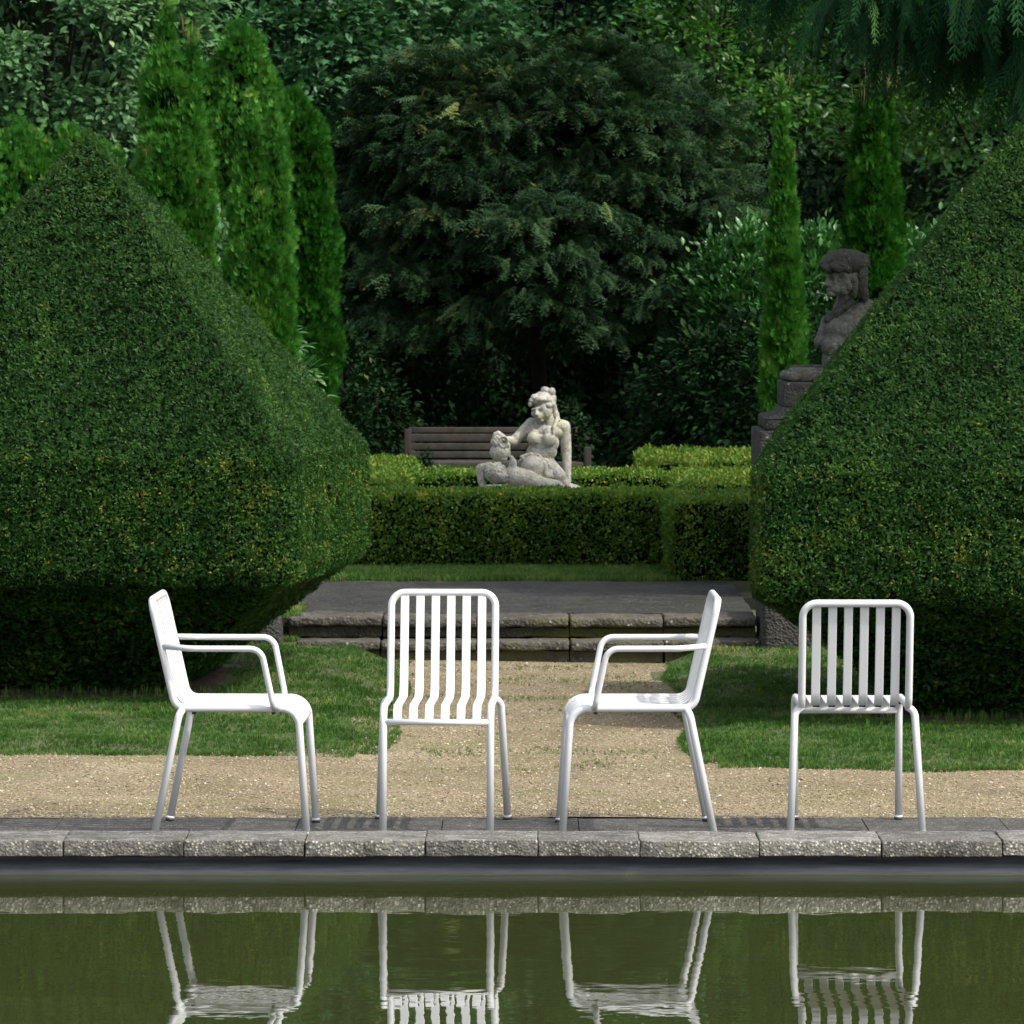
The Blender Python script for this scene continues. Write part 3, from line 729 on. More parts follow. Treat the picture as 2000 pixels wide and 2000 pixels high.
# ------------------------------------------------------------------ sculpture
def ell(c, r, rot=(0, 0, 0), k=18):
    u = np.linspace(0, math.pi, k // 2 + 2); rings = []
    for a in u[1:-1]:
        an = np.linspace(0, 2 * math.pi, k, endpoint=False); rings.append(np.stack([np.cos(an) * math.sin(a), np.sin(an) * math.sin(a), np.full(k, -math.cos(a))], 1))
    V, T = loft(rings); V[-2] = (0, 0, -1); V[-1] = (0, 0, 1)
    V = V * np.asarray(r, float); Rm = np.array(Euler(rot).to_matrix()); return V @ Rm.T + np.asarray(c, float), T
def cap(p0, p1, r0, r1, k=16):
    p0 = np.asarray(p0, float); p1 = np.asarray(p1, float); d = p1 - p0; L = np.linalg.norm(d); d = d / L
    u = norm(np.cross(d, [.31, .2, .93])); w = np.cross(d, u); rings = []
    an = np.linspace(0, 2 * math.pi, k, endpoint=False); circ = np.cos(an)[:, None] * u + np.sin(an)[:, None] * w
    for b in np.linspace(-math.pi / 2, 0, 6)[1:]: rings.append(p0 + d * r0 * math.sin(b) + circ * r0 * math.cos(b))
    for b in np.linspace(0, math.pi / 2, 6)[:-1]: rings.append(p1 + d * r1 * math.sin(b) + circ * r1 * math.cos(b))
    return loft(rings)
def sculpt(name, prims, vox, mat, parent, it=3, sm=.5, lump=0, seed=0, dents=()):
    g = Geo()
    for V, T in prims: g.add(V, T)
    o = g.build(name, mat, parent)
    md = o.modifiers.new('r', 'REMESH'); md.mode = 'VOXEL'; md.voxel_size = vox; md.use_smooth_shade = True
    md = o.modifiers.new('s', 'SMOOTH'); md.factor = sm; md.iterations = it
    dg = bpy.context.evaluated_depsgraph_get(); me = bpy.data.meshes.new_from_object(o.evaluated_get(dg)); o.modifiers.clear(); o.data = me
    if lump:
        n = len(me.vertices); co = np.zeros(n * 3, np.float32); me.vertices.foreach_get('co', co); co = co.reshape(-1, 3).astype(float)
        nr = np.zeros(n * 3, np.float32); me.vertices.foreach_get('normal', nr); nr = nr.reshape(-1, 3)
        co += nr * (fnoise(co, vox * 9, seed, 2) * lump)[:, None]; me.vertices.foreach_set('co', co.astype(np.float32).ravel()); me.update()
    if dents:
        n = len(me.vertices); co = np.zeros(n * 3, np.float32); me.vertices.foreach_get('co', co); co = co.reshape(-1, 3).astype(float)
        for c, r, dv in dents: co += np.asarray(dv, float)[None] * np.exp(-((co - np.asarray(c)) ** 2).sum(1) / (r * r))[:, None]
        me.vertices.foreach_set('co', co.astype(np.float32).ravel()); me.update()
    if not me.materials: me.materials.append(mat)
    for p in me.polygons: p.use_smooth = True
    return o

def nymph():
    D = 29.7; k = .13458 * D / F
    t = empty('garden_statue', (wx(1035, D), D, GZ)); tag(t, 'pale stone statue of a seated woman tipping a shell jug over a lying child', 'statue')
    ox = t.location.x; 
    def P(cx, cy, d=0): return np.array([wx(900 + cx * .13458, D) - ox, d, wz(740 + cy * .13458, D) - GZ])
    def e(cx, cy, d, rx, ry, rd, rot=0): return ell(P(cx, cy, d), (rx * k, rd, ry * k), (0, rot, 0))
    def c(a, b, r0, r1): return cap(P(*a), P(*b), r0 * k, r1 * k)
    S = M['statue']
    # body: torso, limbs, head
    B = [e(1120, 1165, .02, 240, 135, .07), e(1175, 1060, .0, 225, 150, .060), e(1205, 930, .0, 225, 175, .068), e(1240, 770, .015, 270, 130, .060),
         c((1040, 665, .02), (1470, 690, .02), 88, 100), e(1055, 860, -.045, 98, 96, .036), e(1275, 885, -.05, 108, 104, .038), e(1050, 800, -.03, 80, 110, .03), e(1275, 810, -.035, 85, 120, .03), e(1235, 1020, -.02, 150, 130, .04),
         c((1300, 700, .01), (1262, 545, .0), 92, 82),
         # left arm (photo right) propping
         c((1500, 690, .02), (1535, 1060, .035), 92, 76), c((1535, 1060, .035), (1552, 1490, .0), 74, 50), e(1600, 1560, -.01, 95, 42, .03),
         c((1630, 1560, -.02), (1770, 1602, -.035), 30, 20), c((1625, 1575, -.035), (1735, 1612, -.06), 28, 19), c((1600, 1580, -.045), (1680, 1618, -.075), 28, 18), c((1640, 1555, .0), (1765, 1590, .0), 28, 19), c((1560, 1570, -.02), (1590, 1615, -.06), 28, 20),
         # right arm (photo left) lifting the jug
         c((1025, 655, .02), (770, 900, -.02), 92, 76), c((770, 905, -.02), (610, 870, -.085), 76, 44),
         e(540, 870, -.09, 62, 66, .03), c((520, 820, -.11), (585, 900, -.125), 19, 16), c((495, 845, -.112), (560, 930, -.128), 19, 16), c((475, 880, -.112), (525, 950, -.126), 19, 16), c((465, 915, -.108), (500, 965, -.12), 17, 15),
         # thighs under drapery
         c((1090, 1240, .03), (1040, 1275, -.10), 170, 170), c((1040, 1285, -.10), (1110, 1500, -.08), 160, 95), c((1200, 1220, .02), (1420, 1400, -.08), 150, 110), c((1420, 1400, -.08), (1560, 1590, -.05), 105, 60)]
    # head
    hd = [e(1200, 440, -.02, 135, 170, .072, .25), e(1150, 520, -.045, 95, 95, .045, .25), e(1165, 588, -.055, 42, 36, .022), c((1098, 455, -.085), (1100, 510, -.102), 20, 28), e(1105, 515, -.104, 28, 18, .012), e(1128, 553, -.085, 38, 12, .012), e(1130, 568, -.083, 32, 12, .010),
          c((1040, 440, -.072), (1095, 425, -.085), 20, 18), c((1120, 425, -.083), (1225, 415, -.07), 18, 22), e(1220, 510, -.05, 60, 60, .03), e(1060, 500, -.06, 38, 48, .025)]
    dn = [(P(1065, 462, -.075), .010, (0, .011, 0)), (P(1160, 452, -.085), .013, (0, .013, 0)), (P(1128, 561, -.092), .008, (0, .005, 0)), (P(1085, 545, -.09), .006, (0, .005, 0)), (P(1190, 570, -.07), .014, (0, .008, 0)), (P(1170, 960, -.06), .02, (0, .008, 0)), (P(1160, 870, -.07), .014, (0, .012, 0)), (P(1235, 1060, -.07), .009, (0, .006, 0))]
    sculpt('figure', B + hd, .0040, S, t, 2, .4, .0008, 200, dn)
    H = [e(1205, 320, .0, 178, 140, .085, .15), e(1030, 315, -.045, 46, 48, .028), e(1075, 270, -.045, 60, 50, .035), e(1125, 335, -.055, 65, 40, .03), e(1195, 362, -.055, 60, 40, .03), e(1265, 380, -.06, 62, 50, .032), e(1320, 360, -.035, 55, 60, .035), e(1345, 300, -.01, 45, 70, .04),
         e(1225, 165, .0, 66, 56, .04), e(1320, 190, -.01, 54, 62, .038), e(1290, 260, .0, 75, 60, .05), c((1340, 400, .02), (1395, 560, .02), 48, 40), c((1395, 560, .02), (1430, 600, .0), 38, 25), c((1395, 590, .0), (1350, 700, -.05), 30, 28), c((1350, 700, -.05), (1345, 790, -.07), 30, 16), c((1040, 700, -.035), (1050, 745, -.05), 36, 24),
         e(1010, 360, -.045, 32, 45, .025), e(1165, 295, -.065, 80, 50, .04), e(1255, 300, -.05, 70, 55, .04)]
    sculpt('hair', H, .0042, S, t, 1, .4, .0022, 210)
    J = [e(560, 1060, -.085, 145, 130, .055), e(560, 940, -.085, 95, 110, .045), c((540, 790, -.08), (630, 850, -.09), 45, 40), c((630, 850, -.095), (690, 960, -.1), 34, 30), c((690, 960, -.1), (700, 1100, -.09), 26, 24), c((505, 800, -.08), (465, 920, -.08), 38, 34), e(590, 1150, -.085, 90, 45, .04)]
    for q in range(12):
        a0, a1 = q * math.pi / 6, (q + 1) * math.pi / 6
        J.append(c((622 + 55 * math.cos(a0), 905 + 75 * math.sin(a0), -.128), (622 + 55 * math.cos(a1), 905 + 75 * math.sin(a1), -.128), 20, 20))
    sculpt('jug', J, .0042, S, t, 1, .4, .001, 220, [(P(622, 905, -.12), .020, (0, .035, 0))])
    K = [e(515, 1350, -.16, 165, 150, .075), e(600, 1400, -.20, 85, 85, .05), e(650, 1385, -.225, 28, 22, .016), c((300, 1290, -.130), (300, 1450, -.130), 75, 60), c((420, 1270, -.140), (300, 1290, -.130), 80, 75), c((300, 1450, -.130), (340, 1600, -.130), 55, 50),
         c((740, 1330, -.170), (760, 1180, -.180), 70, 50), c((760, 1180, -.180), (735, 1120, -.180), 45, 30), c((760, 1390, -.170), (1000, 1440, -.160), 145, 130), c((1000, 1450, -.160), (1160, 1500, -.170), 128, 105), c((1160, 1500, -.180), (1400, 1520, -.190), 95, 72), c((1400, 1520, -.190), (1520, 1590, -.180), 60, 45), c((1150, 1550, -.150), (1390, 1590, -.160), 80, 60)]
    for q in range(46):
        a = q * 2.4 + .0; rr = math.sqrt(q / 46); K.append(e(510 + 150 * rr * math.cos(a), 1335 + 140 * rr * math.sin(a), -.16 - .07 * math.sqrt(max(0, 1 - rr * rr * .9)), 30, 28, .014))
    sculpt('child_figure', K, .0042, S, t, 1, .4, .0012, 230, [(P(590, 1355, -.22), .011, (0, .012, 0)), (P(655, 1440, -.235), .010, (0, .010, 0)), (P(560, 1420, -.24), .009, (0, .008, 0))])
    Dp = [c((1000, 1085, -.06), (1130, 1110, -.075), 30, 34), c((1130, 1110, -.075), (1215, 1230, -.10), 34, 38), c((1215, 1230, -.10), (1250, 1400, -.11), 38, 46), c((860, 1190, -.05), (1000, 1085, -.06), 26, 30), c((1230, 1180, -.05), (1360, 1380, -.07), 44, 46), c((1250, 1330, -.09), (1420, 1390, -.09), 42, 40), c((880, 1130, -.05), (1010, 1090, -.06), 30, 34), c((1290, 1270, -.04), (1450, 1420, -.05), 50, 60), c((1200, 1400, -.1), (1330, 1400, -.1), 40, 40)]
    sculpt('drapery', Dp, .0042, S, t, 1, .4, .0018, 240)
    # rock and plinth under the group, down to the terrace
    sculpt('rock_base', [ell(P(960, 1640, -.03), (.36, .21, .05)), ell(P(500, 1640, -.02), (.14, .13, .045)), ell(P(1500, 1640, -.02), (.14, .13, .04))], .01, S, t, 2, .5, .006, 250)
    zt = P(0, 1650)[2]
    o = box('plinth', -.36, .36, -.27, .2, -.01, zt, S, t, .015, .06, .003, 33)
nymph()

def sphinx():
    D = 26.0; k = .2484 * D / F
    t = empty('sphinx_statue', (wx(1625, D), D + .3, GZ)); tag(t, 'dark weathered stone sphinx bust with wavy headdress, behind the right topiary', 'statue')
    ox, oy, oz = t.location
    def P(cx, cy, d=0): return np.array([wx(1450 + cx * .2484, D) - ox, d, wz(420 + cy * .2484, D) - oz])
    def e(cx, cy, d, rx, ry, rd, rot=0): return ell(P(cx, cy, d), (rx * k, rd, ry * k), (0, rot, 0))
    def c(a, b, r0, r1): return cap(P(*a), P(*b), r0 * k, r1 * k)
    S = M['sphinx']
    B = [e(800, 500, -.02, 112, 125, .085, .05), e(760, 580, -.045, 66, 56, .05), e(728, 622, -.055, 38, 30, .028), e(905, 520, .03, 80, 150, .09), c((708, 490, -.055), (686, 545, -.068), 15, 21), e(704, 560, -.06, 24, 11, .014), e(706, 590, -.056, 28, 9, .016), e(708, 609, -.055, 26, 9, .014), e(860, 560, -.085, 26, 40, .02),
         c((690, 478, -.055), (735, 470, -.07), 15, 14), c((745, 472, -.075), (840, 480, -.08), 15, 14), e(820, 580, -.055, 55, 55, .04), e(880, 545, -.06, 22, 34, .02),
         c((845, 640, .03), (812, 790, .03), 66, 82), c((810, 850, .03), (1000, 760, .06), 90, 105), e(745, 905, .0, 88, 125, .08), e(840, 930, .03, 190, 180, .12), e(645, 1005, -.02, 58, 60, .06), e(735, 1030, -.06, 100, 95, .06), c((710, 850, .0), (685, 980, .0), 66, 82), e(860, 1080, .05, 190, 190, .12), e(1050, 950, .2, 220, 260, .16), e(1250, 1100, .3, 330, 230, .2), e(740, 1160, .0, 90, 130, .1)]
    sculpt('figure', B, .0038, M['bust'], t, 1, .4, .0008, 300, [(P(722, 500, -.075), .015, (.012, .020, 0)), (P(790, 500, -.105), .022, (0, .034, 0)), (P(716, 600, -.07), .007, (.010, .008, 0)), (P(712, 576, -.07), .008, (.010, .006, 0)), (P(765, 660, -.05), .022, (.014, .022, .010)), (P(845, 560, -.08), .018, (0, .014, 0))])
    H = [e(830, 372, .0, 168, 106, .115, -.05), e(700, 385, -.02, 62, 50, .06), e(870, 330, .02, 120, 62, .1), e(960, 500, .02, 62, 165, .08, .08), e(985, 620, .03, 45, 80, .06), e(900, 370, .03, 140, 90, .12), c((880, 690, -.03), (700, 820, -.04), 32, 38)]
    for q in range(9):
        a = -.5 + q * .42; H.append(e(680 + q * 25, 415 + 14 * math.sin(q * 2.1), -.07 - .045 * math.sin(q / 8 * 3.1), 30, 34, .026))
    for q in range(3): H.append(e(893 - 3 * q, 520 + q * 30, -.065, 20, 20, .022))
    sculpt('headdress', H, .0042, M['cheek'], t, 1, .4, .003, 310)
    Fl = [c((430, 1265, -.1), (900, 1290, -.06), 62, 80), c((460, 1250, .12), (900, 1280, .15), 66, 80), e(390, 1280, -.1, 75, 45, .07), e(400, 1275, .12, 75, 48, .07)]
    sculpt('paws', Fl, .008, S, t, 2, .5, .004, 320)
    x0 = P(322, 0)[0]; z1 = P(0, 1318)[2]
    box('plinth', x0, x0 + 1.1, -.28, .32, P(0, 1512)[2] + .001, z1, M['cheek'], t, .008, .07, .003, 41)
    zs = [P(0, y)[2] for y in (1512, 1560, 1600)]; xs_ = [P(x, 0)[0] for x in (322, 285, 172)]
    rings = []
    for q, (x, z) in enumerate(zip((xs_[0], xs_[0] - .012, xs_[1], xs_[2] + .012, xs_[2]), (zs[0], zs[0] - .02, zs[1], zs[2] + .004, zs[2]))):
        dx = x0 - x; rings.append([(x, -.28 - dx, z), (x0 + 1.1 + dx, -.28 - dx, z), (x0 + 1.1 + dx, .32 + dx, z), (x, .32 + dx, z)])
    V, T = loft(rings[::-1]); Geo().add(V, T).build('plinth_moulding', M['cheek'], t, False)
    box('plinth_base', xs_[2], x0 + 1.1 + (x0 - xs_[2]), -.28 - (x0 - xs_[2]), .32 + (x0 - xs_[2]), P(0, 1690)[2] + .001, zs[2] - .001, M['cheek'], t, .012, .08, .005, 43)
    xb = P(128, 0)[0]
    box('pedestal', xb, x0 + 1.1 + (x0 - xb), -.28 - (x0 - xb), .32 + (x0 - xb), -.05, P(0, 1690)[2], M['cheek'], t, .008, .09, .003, 45)
sphinx()

# ------------------------------------------------------------------ bench
def bench():
    D = 35.6; x0, x1 = wx(797, D), wx(1138, D)
    t = empty('wooden_bench', ((x0 + x1) / 2, D, GZ)); tag(t, 'old brown slatted wooden bench in the shade behind the pale statue', 'bench')
    ox = t.location.x; x0 -= ox; x1 -= ox
    def Z(y): return wz(y, D) - GZ
    for a, b, dy in ((836, 847, .17), (849, 864, .155), (867, 880, .14), (883, 896, .125)): box('back_slat', x0, x1, dy, dy + .025, Z(b), Z(a), M['bench'], t, .004)
    box('seat_slat', x0 + .05, x1, -.34, -.31, Z(912), Z(899.5), M['bench'], t, .004)
    for q in range(4): box('seat_slat', x0 + .03, x1 - .02, -.30 + q * .105, -.21 + q * .105, Z(899) - .022, Z(899), M['bench'], t, .004)
    for sx in (x0 - .03, x1 + .006):
        box('bench_leg', sx, sx + .05, .13, .19, -.02, Z(834) - .02, M['rust'], t, .005)
        box('bench_leg', sx, sx + .05, -.33, -.27, -.02, Z(906) if sx < 0 else Z(870), M['rust'], t, .005)
    # leaf of ivy lying over the seat edge: part of the undergrowth
bench()

# ------------------------------------------------------------------ thujas
def spire(name, label, tips, D, zb, mat, n, spray, group, seed=0, hang=.0, squash=.8, rnd_=1.05, pw=.75, leader=True):
    """tips: list of (px, py_top, half_width_px, py where it is widest)"""
    bx = wx(tips[0][0], D); t = empty(name, (bx, D, zb)); tag(t, label, 'conifer', group)
    g = Geo(); gt = Geo(); tot = sum(q[2] * (900 - q[1]) for q in tips)
    for qi, (px, py, hwp, pmax) in enumerate(tips):
        cx = wx(px, D) - bx; H = wz(py, D) - zb; hw = hwp / F * D; zw = max(.1, (wz(pmax, D) - zb) / H)
        zz = np.linspace(0, 1, 26); rr = np.where(zz < zw, .82 + .18 * (zz / zw), np.clip(1 - ((zz - zw) / (1 - zw)) ** rnd_, 0, 1) ** pw)
        rr = np.maximum(rr * hw, .006); rings = []
        for z, r in zip(zz, rr):
            an = np.linspace(0, 2 * math.pi, 20, endpoint=False); P = np.stack([cx + np.cos(an) * r, np.sin(an) * r * squash + .03 * qi, np.full(20, z * H)], 1); rings.append(P)
        V, T = loft(rings); dd = V - np.array([cx, 0, 0]); dd[:, 2] = 0
        V = V + norm(dd) * (fnoise(V * [1, 1, .7], hw * 1.6, seed + qi)[:, None] * hw * .20)
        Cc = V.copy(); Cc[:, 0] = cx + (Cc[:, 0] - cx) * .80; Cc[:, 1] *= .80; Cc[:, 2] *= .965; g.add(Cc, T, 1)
        N = int(n * hwp * (900 - py) / tot)
        p, nn = sample(V, T, N)
        depth = -abs(rng.normal(size=N)) * hw * .20 + hw * (.06 + .10 * fnoise(p, hw * .7, seed + 9)); pos = p + nn * depth[:, None]
        d = nn * rng.uniform(.15, .55, (N, 1)) + np.array([0, 0, 1 - hang]) * rng.uniform(.6, 1.1, (N, 1)) + rng.normal(size=(N, 3)) * .22
        side = np.cross(nn, [0, 0, 1.0]) + rng.normal(size=(N, 3)) * .8
        a = np.clip(.42 + .22 * fnoise(p, .35, seed + 5) + .14 * fnoise(p, .12, seed + 6) + rng.normal(size=N) * .14 + .5 * (rng.random(N) < .006), 0, .98)
        cloud(g, FAN_V, FAN_T, pos, basis(d, side), rng.uniform(.7, 1.3, N) * spray, 0, a)
        # leader twigs on the tip
        if not leader: continue
        tube(gt, [(cx, .03 * qi, 0), (cx, .03 * qi, H * .5), (cx, .03 * qi, H * .9), (cx + .01, .03 * qi, H * 1.02)], [.03, .012, .005, .002], 6)
        for w in range(6):
            h0 = H * rng.uniform(.95, .985); an = rng.uniform(0, 6.28); tube(gt, [(cx, .03 * qi, h0), (cx + .05 * math.cos(an), .03 * math.sin(an), h0 + .09), (cx + .06 * math.cos(an), .03 * math.sin(an), h0 + .17)], [.004, .003, .0015], 4)
        M2 = 26; h = H * rng.uniform(.88, 1.03, M2); pp = np.stack([cx + rng.normal(size=M2) * .02, .03 * qi + rng.normal(size=M2) * .02, h], 1)
        cloud(g, FAN_V, FAN_T, pp, basis(rng.normal(size=(M2, 3)) * .3 + [0, 0, 1], rng.normal(size=(M2, 3))), spray * .8, 0, rng.uniform(.5, .95, M2))
    if not leader: tube(gt, [(0, 0, 0), (0, 0, wz(tips[0][1], D) - zb - .15)], [.035, .006], 6)
    g.build('crown', [mat, M['core']], t, False); gt.build('trunk', M['leader'], t)
    return t
M['leader'] = plain('tan_twig_bark', (.12, .085, .04), .8, .2, .3, 20)
GL = 'tall conifers behind the left topiary'
spire('thuja_tree', 'tall dark green twin-tipped conifer just behind the left topiary', [(325, 2, 62, 430), (372, 60, 40, 420), (290, 240, 50, 470)], 33.0, GZ, M['thuja'], 27000, .070, GL, 400)
spire('thuja_tree', 'broad round-topped bright green conifer right of the twin-tipped one', [(472, 38, 62, 300), (428, 110, 62, 400), (512, 110, 52, 420)], 35.5, GZ, M['thuja'], 30000, .062, GL, 410, rnd_=3.0, pw=.5, leader=False)
spire('thuja_tree', 'narrow loose bright green conifer in front of the round-topped one', [(490, 185, 42, 520), (535, 205, 36, 640), (515, 330, 50, 640)], 32.0, GZ, M['thuja'], 27000, .062, GL, 420, leader=False)
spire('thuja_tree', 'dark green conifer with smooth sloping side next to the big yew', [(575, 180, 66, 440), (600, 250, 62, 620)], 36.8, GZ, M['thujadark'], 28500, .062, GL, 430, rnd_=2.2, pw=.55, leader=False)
spire('thuja_tree', 'small yellowish conifer tip showing left of the big yew', [(672, 245, 50, 480)], 41.5, GZ, M['thuja'], 6000, .08, GL, 440, rnd_=2.2, pw=.55, leader=False)
spire('thuja_tree', 'bright green bushy conifer at the left edge behind the topiary', [(40, 250, 90, 420), (140, 240, 60, 420), (200, 275, 40, 400), (-60, 245, 80, 420)], 35.0, GZ, M['thuja'], 28500, .062, GL, 450, rnd_=3, pw=.5, leader=False)
GR_ = 'slim columnar conifers behind the sphinx'
spire('columnar_conifer', 'slim bright green columnar conifer with one thin tip, left of the sphinx', [(1527, 160, 33, 720), (1538, 330, 31, 640)], 31.5, GZ, M['thuja'], 18000, .06, GR_, 460)
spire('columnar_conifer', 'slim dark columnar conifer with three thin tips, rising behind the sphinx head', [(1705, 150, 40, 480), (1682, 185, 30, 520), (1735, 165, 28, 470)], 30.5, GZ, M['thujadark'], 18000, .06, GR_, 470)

# ------------------------------------------------------------------ the big yew
def yew():
    D = 40.2; t = empty('yew_tree', (wx(1045, D), D, GZ)); tag(t, 'wide dark spreading yew with drooping sprays over the bench', 'yew')
    g = Geo(); N = 5200; HT = wz(100, D) - GZ; ZB = wz(618, D) - GZ
    def rad(h):       # h 0 at the skirt, 1 at the top
        return 1.80 * np.where(h < .16, .93 + .07 * np.sin(h / .16 * 1.57), np.clip(1 - (np.clip(h - .16, 0, 1) / .862) ** 2.7, 0, 1) ** .37)
    nb = 420; per = 46; h = rng.random(nb) ** 1.1; an = rng.uniform(0, 6.28, nb); an = np.where(rng.random(nb) < .5, rng.uniform(math.pi, 2 * math.pi, nb), an)
    r = rad(h) * (.90 + .05 * np.sin(an * 5 + h * 9) + rng.normal(size=nb) * .06)
    bc = np.stack([np.cos(an) * r, np.sin(an) * r * .95, ZB + h * (HT - ZB)], 1); bo = np.stack([np.cos(an), np.sin(an), 0 * an], 1)
    N = nb * per; ci = np.repeat(np.arange(nb), per); out = bo[ci]
    fan = rng.normal(size=N) * 1.0; ca, sa = np.cos(fan), np.sin(fan)
    dirh = np.stack([out[:, 0] * ca - out[:, 1] * sa, out[:, 0] * sa + out[:, 1] * ca, 0 * ca], 1); hh = h[ci]
    reach = rng.random(N) ** .6 * (.34 + .10 * rng.random(nb))[ci]
    pos = bc[ci] + dirh * (reach - .18)[:, None] + np.array([0, 0, 1.0]) * (rng.normal(size=N) * .035 - .9 * np.clip(reach, 0, 1) ** 2 * (1.1 - hh))[:, None]
    L = rng.uniform(.10, .18, N) * np.where(rng.random(N) < .05, 1.5, 1)
    d = dirh + np.array([0, 0, 1.0]) * (-.45 + .95 * hh[:, None] ** 2 + rng.normal(size=(N, 1)) * .3) + rng.normal(size=(N, 3)) * .3
    n = np.array([0, 0, 1.0]) + out * .45 + rng.normal(size=(N, 3)) * .3
    a = np.clip(.40 + (.10 * rng.normal(size=nb))[ci] + .10 * fnoise(pos, .25, 502) + rng.normal(size=N) * .18 + .10 * (reach > .3), 0, 1)
    cloud(g, YEW_V, YEW_T, pos, basis(d, n), L, 0, a)
    # dense dark interior
    rings = [np.stack([np.cos(q) * rad(np.array(hh)) * .66, np.sin(q) * rad(np.array(hh)) * .64, 0 * q + ZB + .12 + hh * (HT - ZB) * .90], 1) for hh in (.0, .1, .25, .45, .65, .8, .93) for q in [np.linspace(0, 2 * math.pi, 32, endpoint=False)]]
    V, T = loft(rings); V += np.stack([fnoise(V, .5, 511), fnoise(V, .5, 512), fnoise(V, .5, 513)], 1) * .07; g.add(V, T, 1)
    g.build('crown', [M['yew'], M['core']], t, False)
    gt = Geo(); tube(gt, [(.1, .3, -.05), (.05, .25, .6), (0, .1, 1.4), (0, 0, 2.6)], [.07, .065, .06, .05], 12)
    for q in range(5):
        b = q * .7 + .3; tube(gt, [(.05, .22, 1.1 + .07 * q), (.5 * math.cos(b), .2 + .5 * math.sin(b), 1.4 + .08 * q), (1.2 * math.cos(b), 1.05 * math.sin(b), 1.6 + .12 * q)], [.05, .04, .02], 8)
    gt.build('trunk', M['bark'], t)
yew()

# ------------------------------------------------------------------ broadleaf trees and shrubs
def leafy(name, label, cat, cx, D, z0, rx, ry, rz, cz, nclump, nleaf, leaf, mat, tv, tf, group=None, seed=0, trunk=True, droop=.35, clump=.34, front=.5, lit=0):
    """crown of leaf clumps over an ellipsoid, limbs inside"""
    t = empty(name, (cx, D, z0)); tag(t, label, cat, group)
    r = np.random.default_rng(seed); g = Geo()
    cd = norm(r.normal(size=(nclump, 3))); flip = (cd[:, 1] > 0) & (r.random(nclump) < front); cd[flip, 1] *= -1
    fr = r.uniform(.62, 1.0, (nclump, 1)); cc = cd * fr * np.array([rx, ry, rz]) + np.array([0, 0, cz]); cc[:, 2] = np.maximum(cc[:, 2], .12)
    cs = clump * r.uniform(.6, 1.35, nclump)
    N = nclump * nleaf; ci = np.repeat(np.arange(nclump), nleaf)
    q = r.normal(size=(N, 3)) * np.array([1, 1, .55]); q = norm(q) * np.abs(r.normal(size=(N, 1)) * .45 + .55)
    pos = cc[ci] + q * cs[ci][:, None]; pos[:, 2] -= .25 * (q[:, 0] ** 2 + q[:, 1] ** 2) * cs[ci]
    out = norm(pos - np.array([0, 0, cz * .8])); hang = np.array([0, 0, -droop])
    d = out * .7 + norm(q) * .6 + hang + r.normal(size=(N, 3)) * .35
    n = np.array([0, 0, 1.0]) + out * .75 + r.normal(size=(N, 3)) * .35
    a = np.clip(.45 + .16 * r.normal(size=nclump)[ci] + .15 * r.normal(size=N) + .07 * q[:, 2] + .45 * (r.random(N) < .004), 0, 1)
    cloud(g, tv, tf, pos, basis(d, n), r.uniform(.65, 1.25, N) * leaf, 0, a)
    g.build('crown', [mat], t, False)
    if trunk:
        gt = Geo(); tube(gt, [(0, .1, -.05), (.04, .1, cz * .5), (0, 0, cz), (0, 0, cz + rz * .6)], [.035 * rz + .03, .028 * rz + .02, .016 * rz + .015, .012], 10)
        for i in range(0, nclump, 7):
            c = Vector(cc[i]); s = Vector((0, .05, max(.1, cz * .55 + .25 * (c.z - cz)))); md = s.lerp(c, .55) + Vector((0, 0, .08)); tube(gt, [s, md, c], [.013 * rz ** .5, .008 * rz ** .5, .004], 5, False)
        gt.build('trunk', M['bark'], t)
    return t
GB = 'broadleaf trees closing the view'
leafy('broadleaf_tree', 'pale grey-green large-leaved tree filling the upper left corner', 'tree', wx(95, 42), 42, GZ, 1.45, 1.3, 1.9, 3.45, 170, 170, .095, M['lime'], LEAF_V, LEAF_T, GB, 600)
leafy('broadleaf_tree', 'dark maple with grey-green lobed leaves between the left conifers and the yew', 'tree', wx(660, 45), 45, GZ, 1.6, 1.4, 2.0, 3.7, 140, 150, .095, M['maple'], LOBE_V, LOBE_T, GB, 610)
leafy('broadleaf_tree', 'dark lobed-leaved tree showing above the crown of the yew', 'tree', wx(1060, 47), 47, GZ, 1.8, 1.4, 2.2, 3.9, 135, 150, .095, M['maple'], LOBE_V, LOBE_T, GB, 620)
leafy('broadleaf_tree', 'mid green narrow-leaved tree right of the yew crown', 'tree', wx(1385, 44), 44, GZ, 1.25, 1.2, 2.3, 3.2, 110, 130, .082, M['cherry'], LEAF_V, LEAF_T, GB, 630)
leafy('broadleaf_tree', 'shaded green tree with bare stems behind the two slim conifers', 'tree', wx(1690, 45), 45, GZ, 1.7, 1.3, 2.1, 3.2, 85, 115, .085, M['cherry'], LEAF_V, LEAF_T, GB, 640)
leafy('broadleaf_tree', 'shaded green tree at the right edge above the right topiary', 'tree', wx(1990, 43), 43, GZ, 1.4, 1.3, 2.0, 3.1, 85, 115, .08, M['cherry'], LEAF_V, LEAF_T, GB, 650)
leafy('broadleaf_tree', 'dark leafy tree showing between the tips of the left conifers', 'tree', wx(410, 44), 44, GZ, 1.3, 1.2, 2.1, 3.5, 80, 120, .10, M['maple'], LEAF_V, LEAF_T, GB, 660)
leafy('broadleaf_tree', 'dark green tree beyond the left edge, past the pale grey-green one', 'tree', -5.6, 43.5, GZ, 1.9, 1.5, 2.6, 3.6, 110, 110, .12, M['maple'], LEAF_V, LEAF_T, GB, 671)
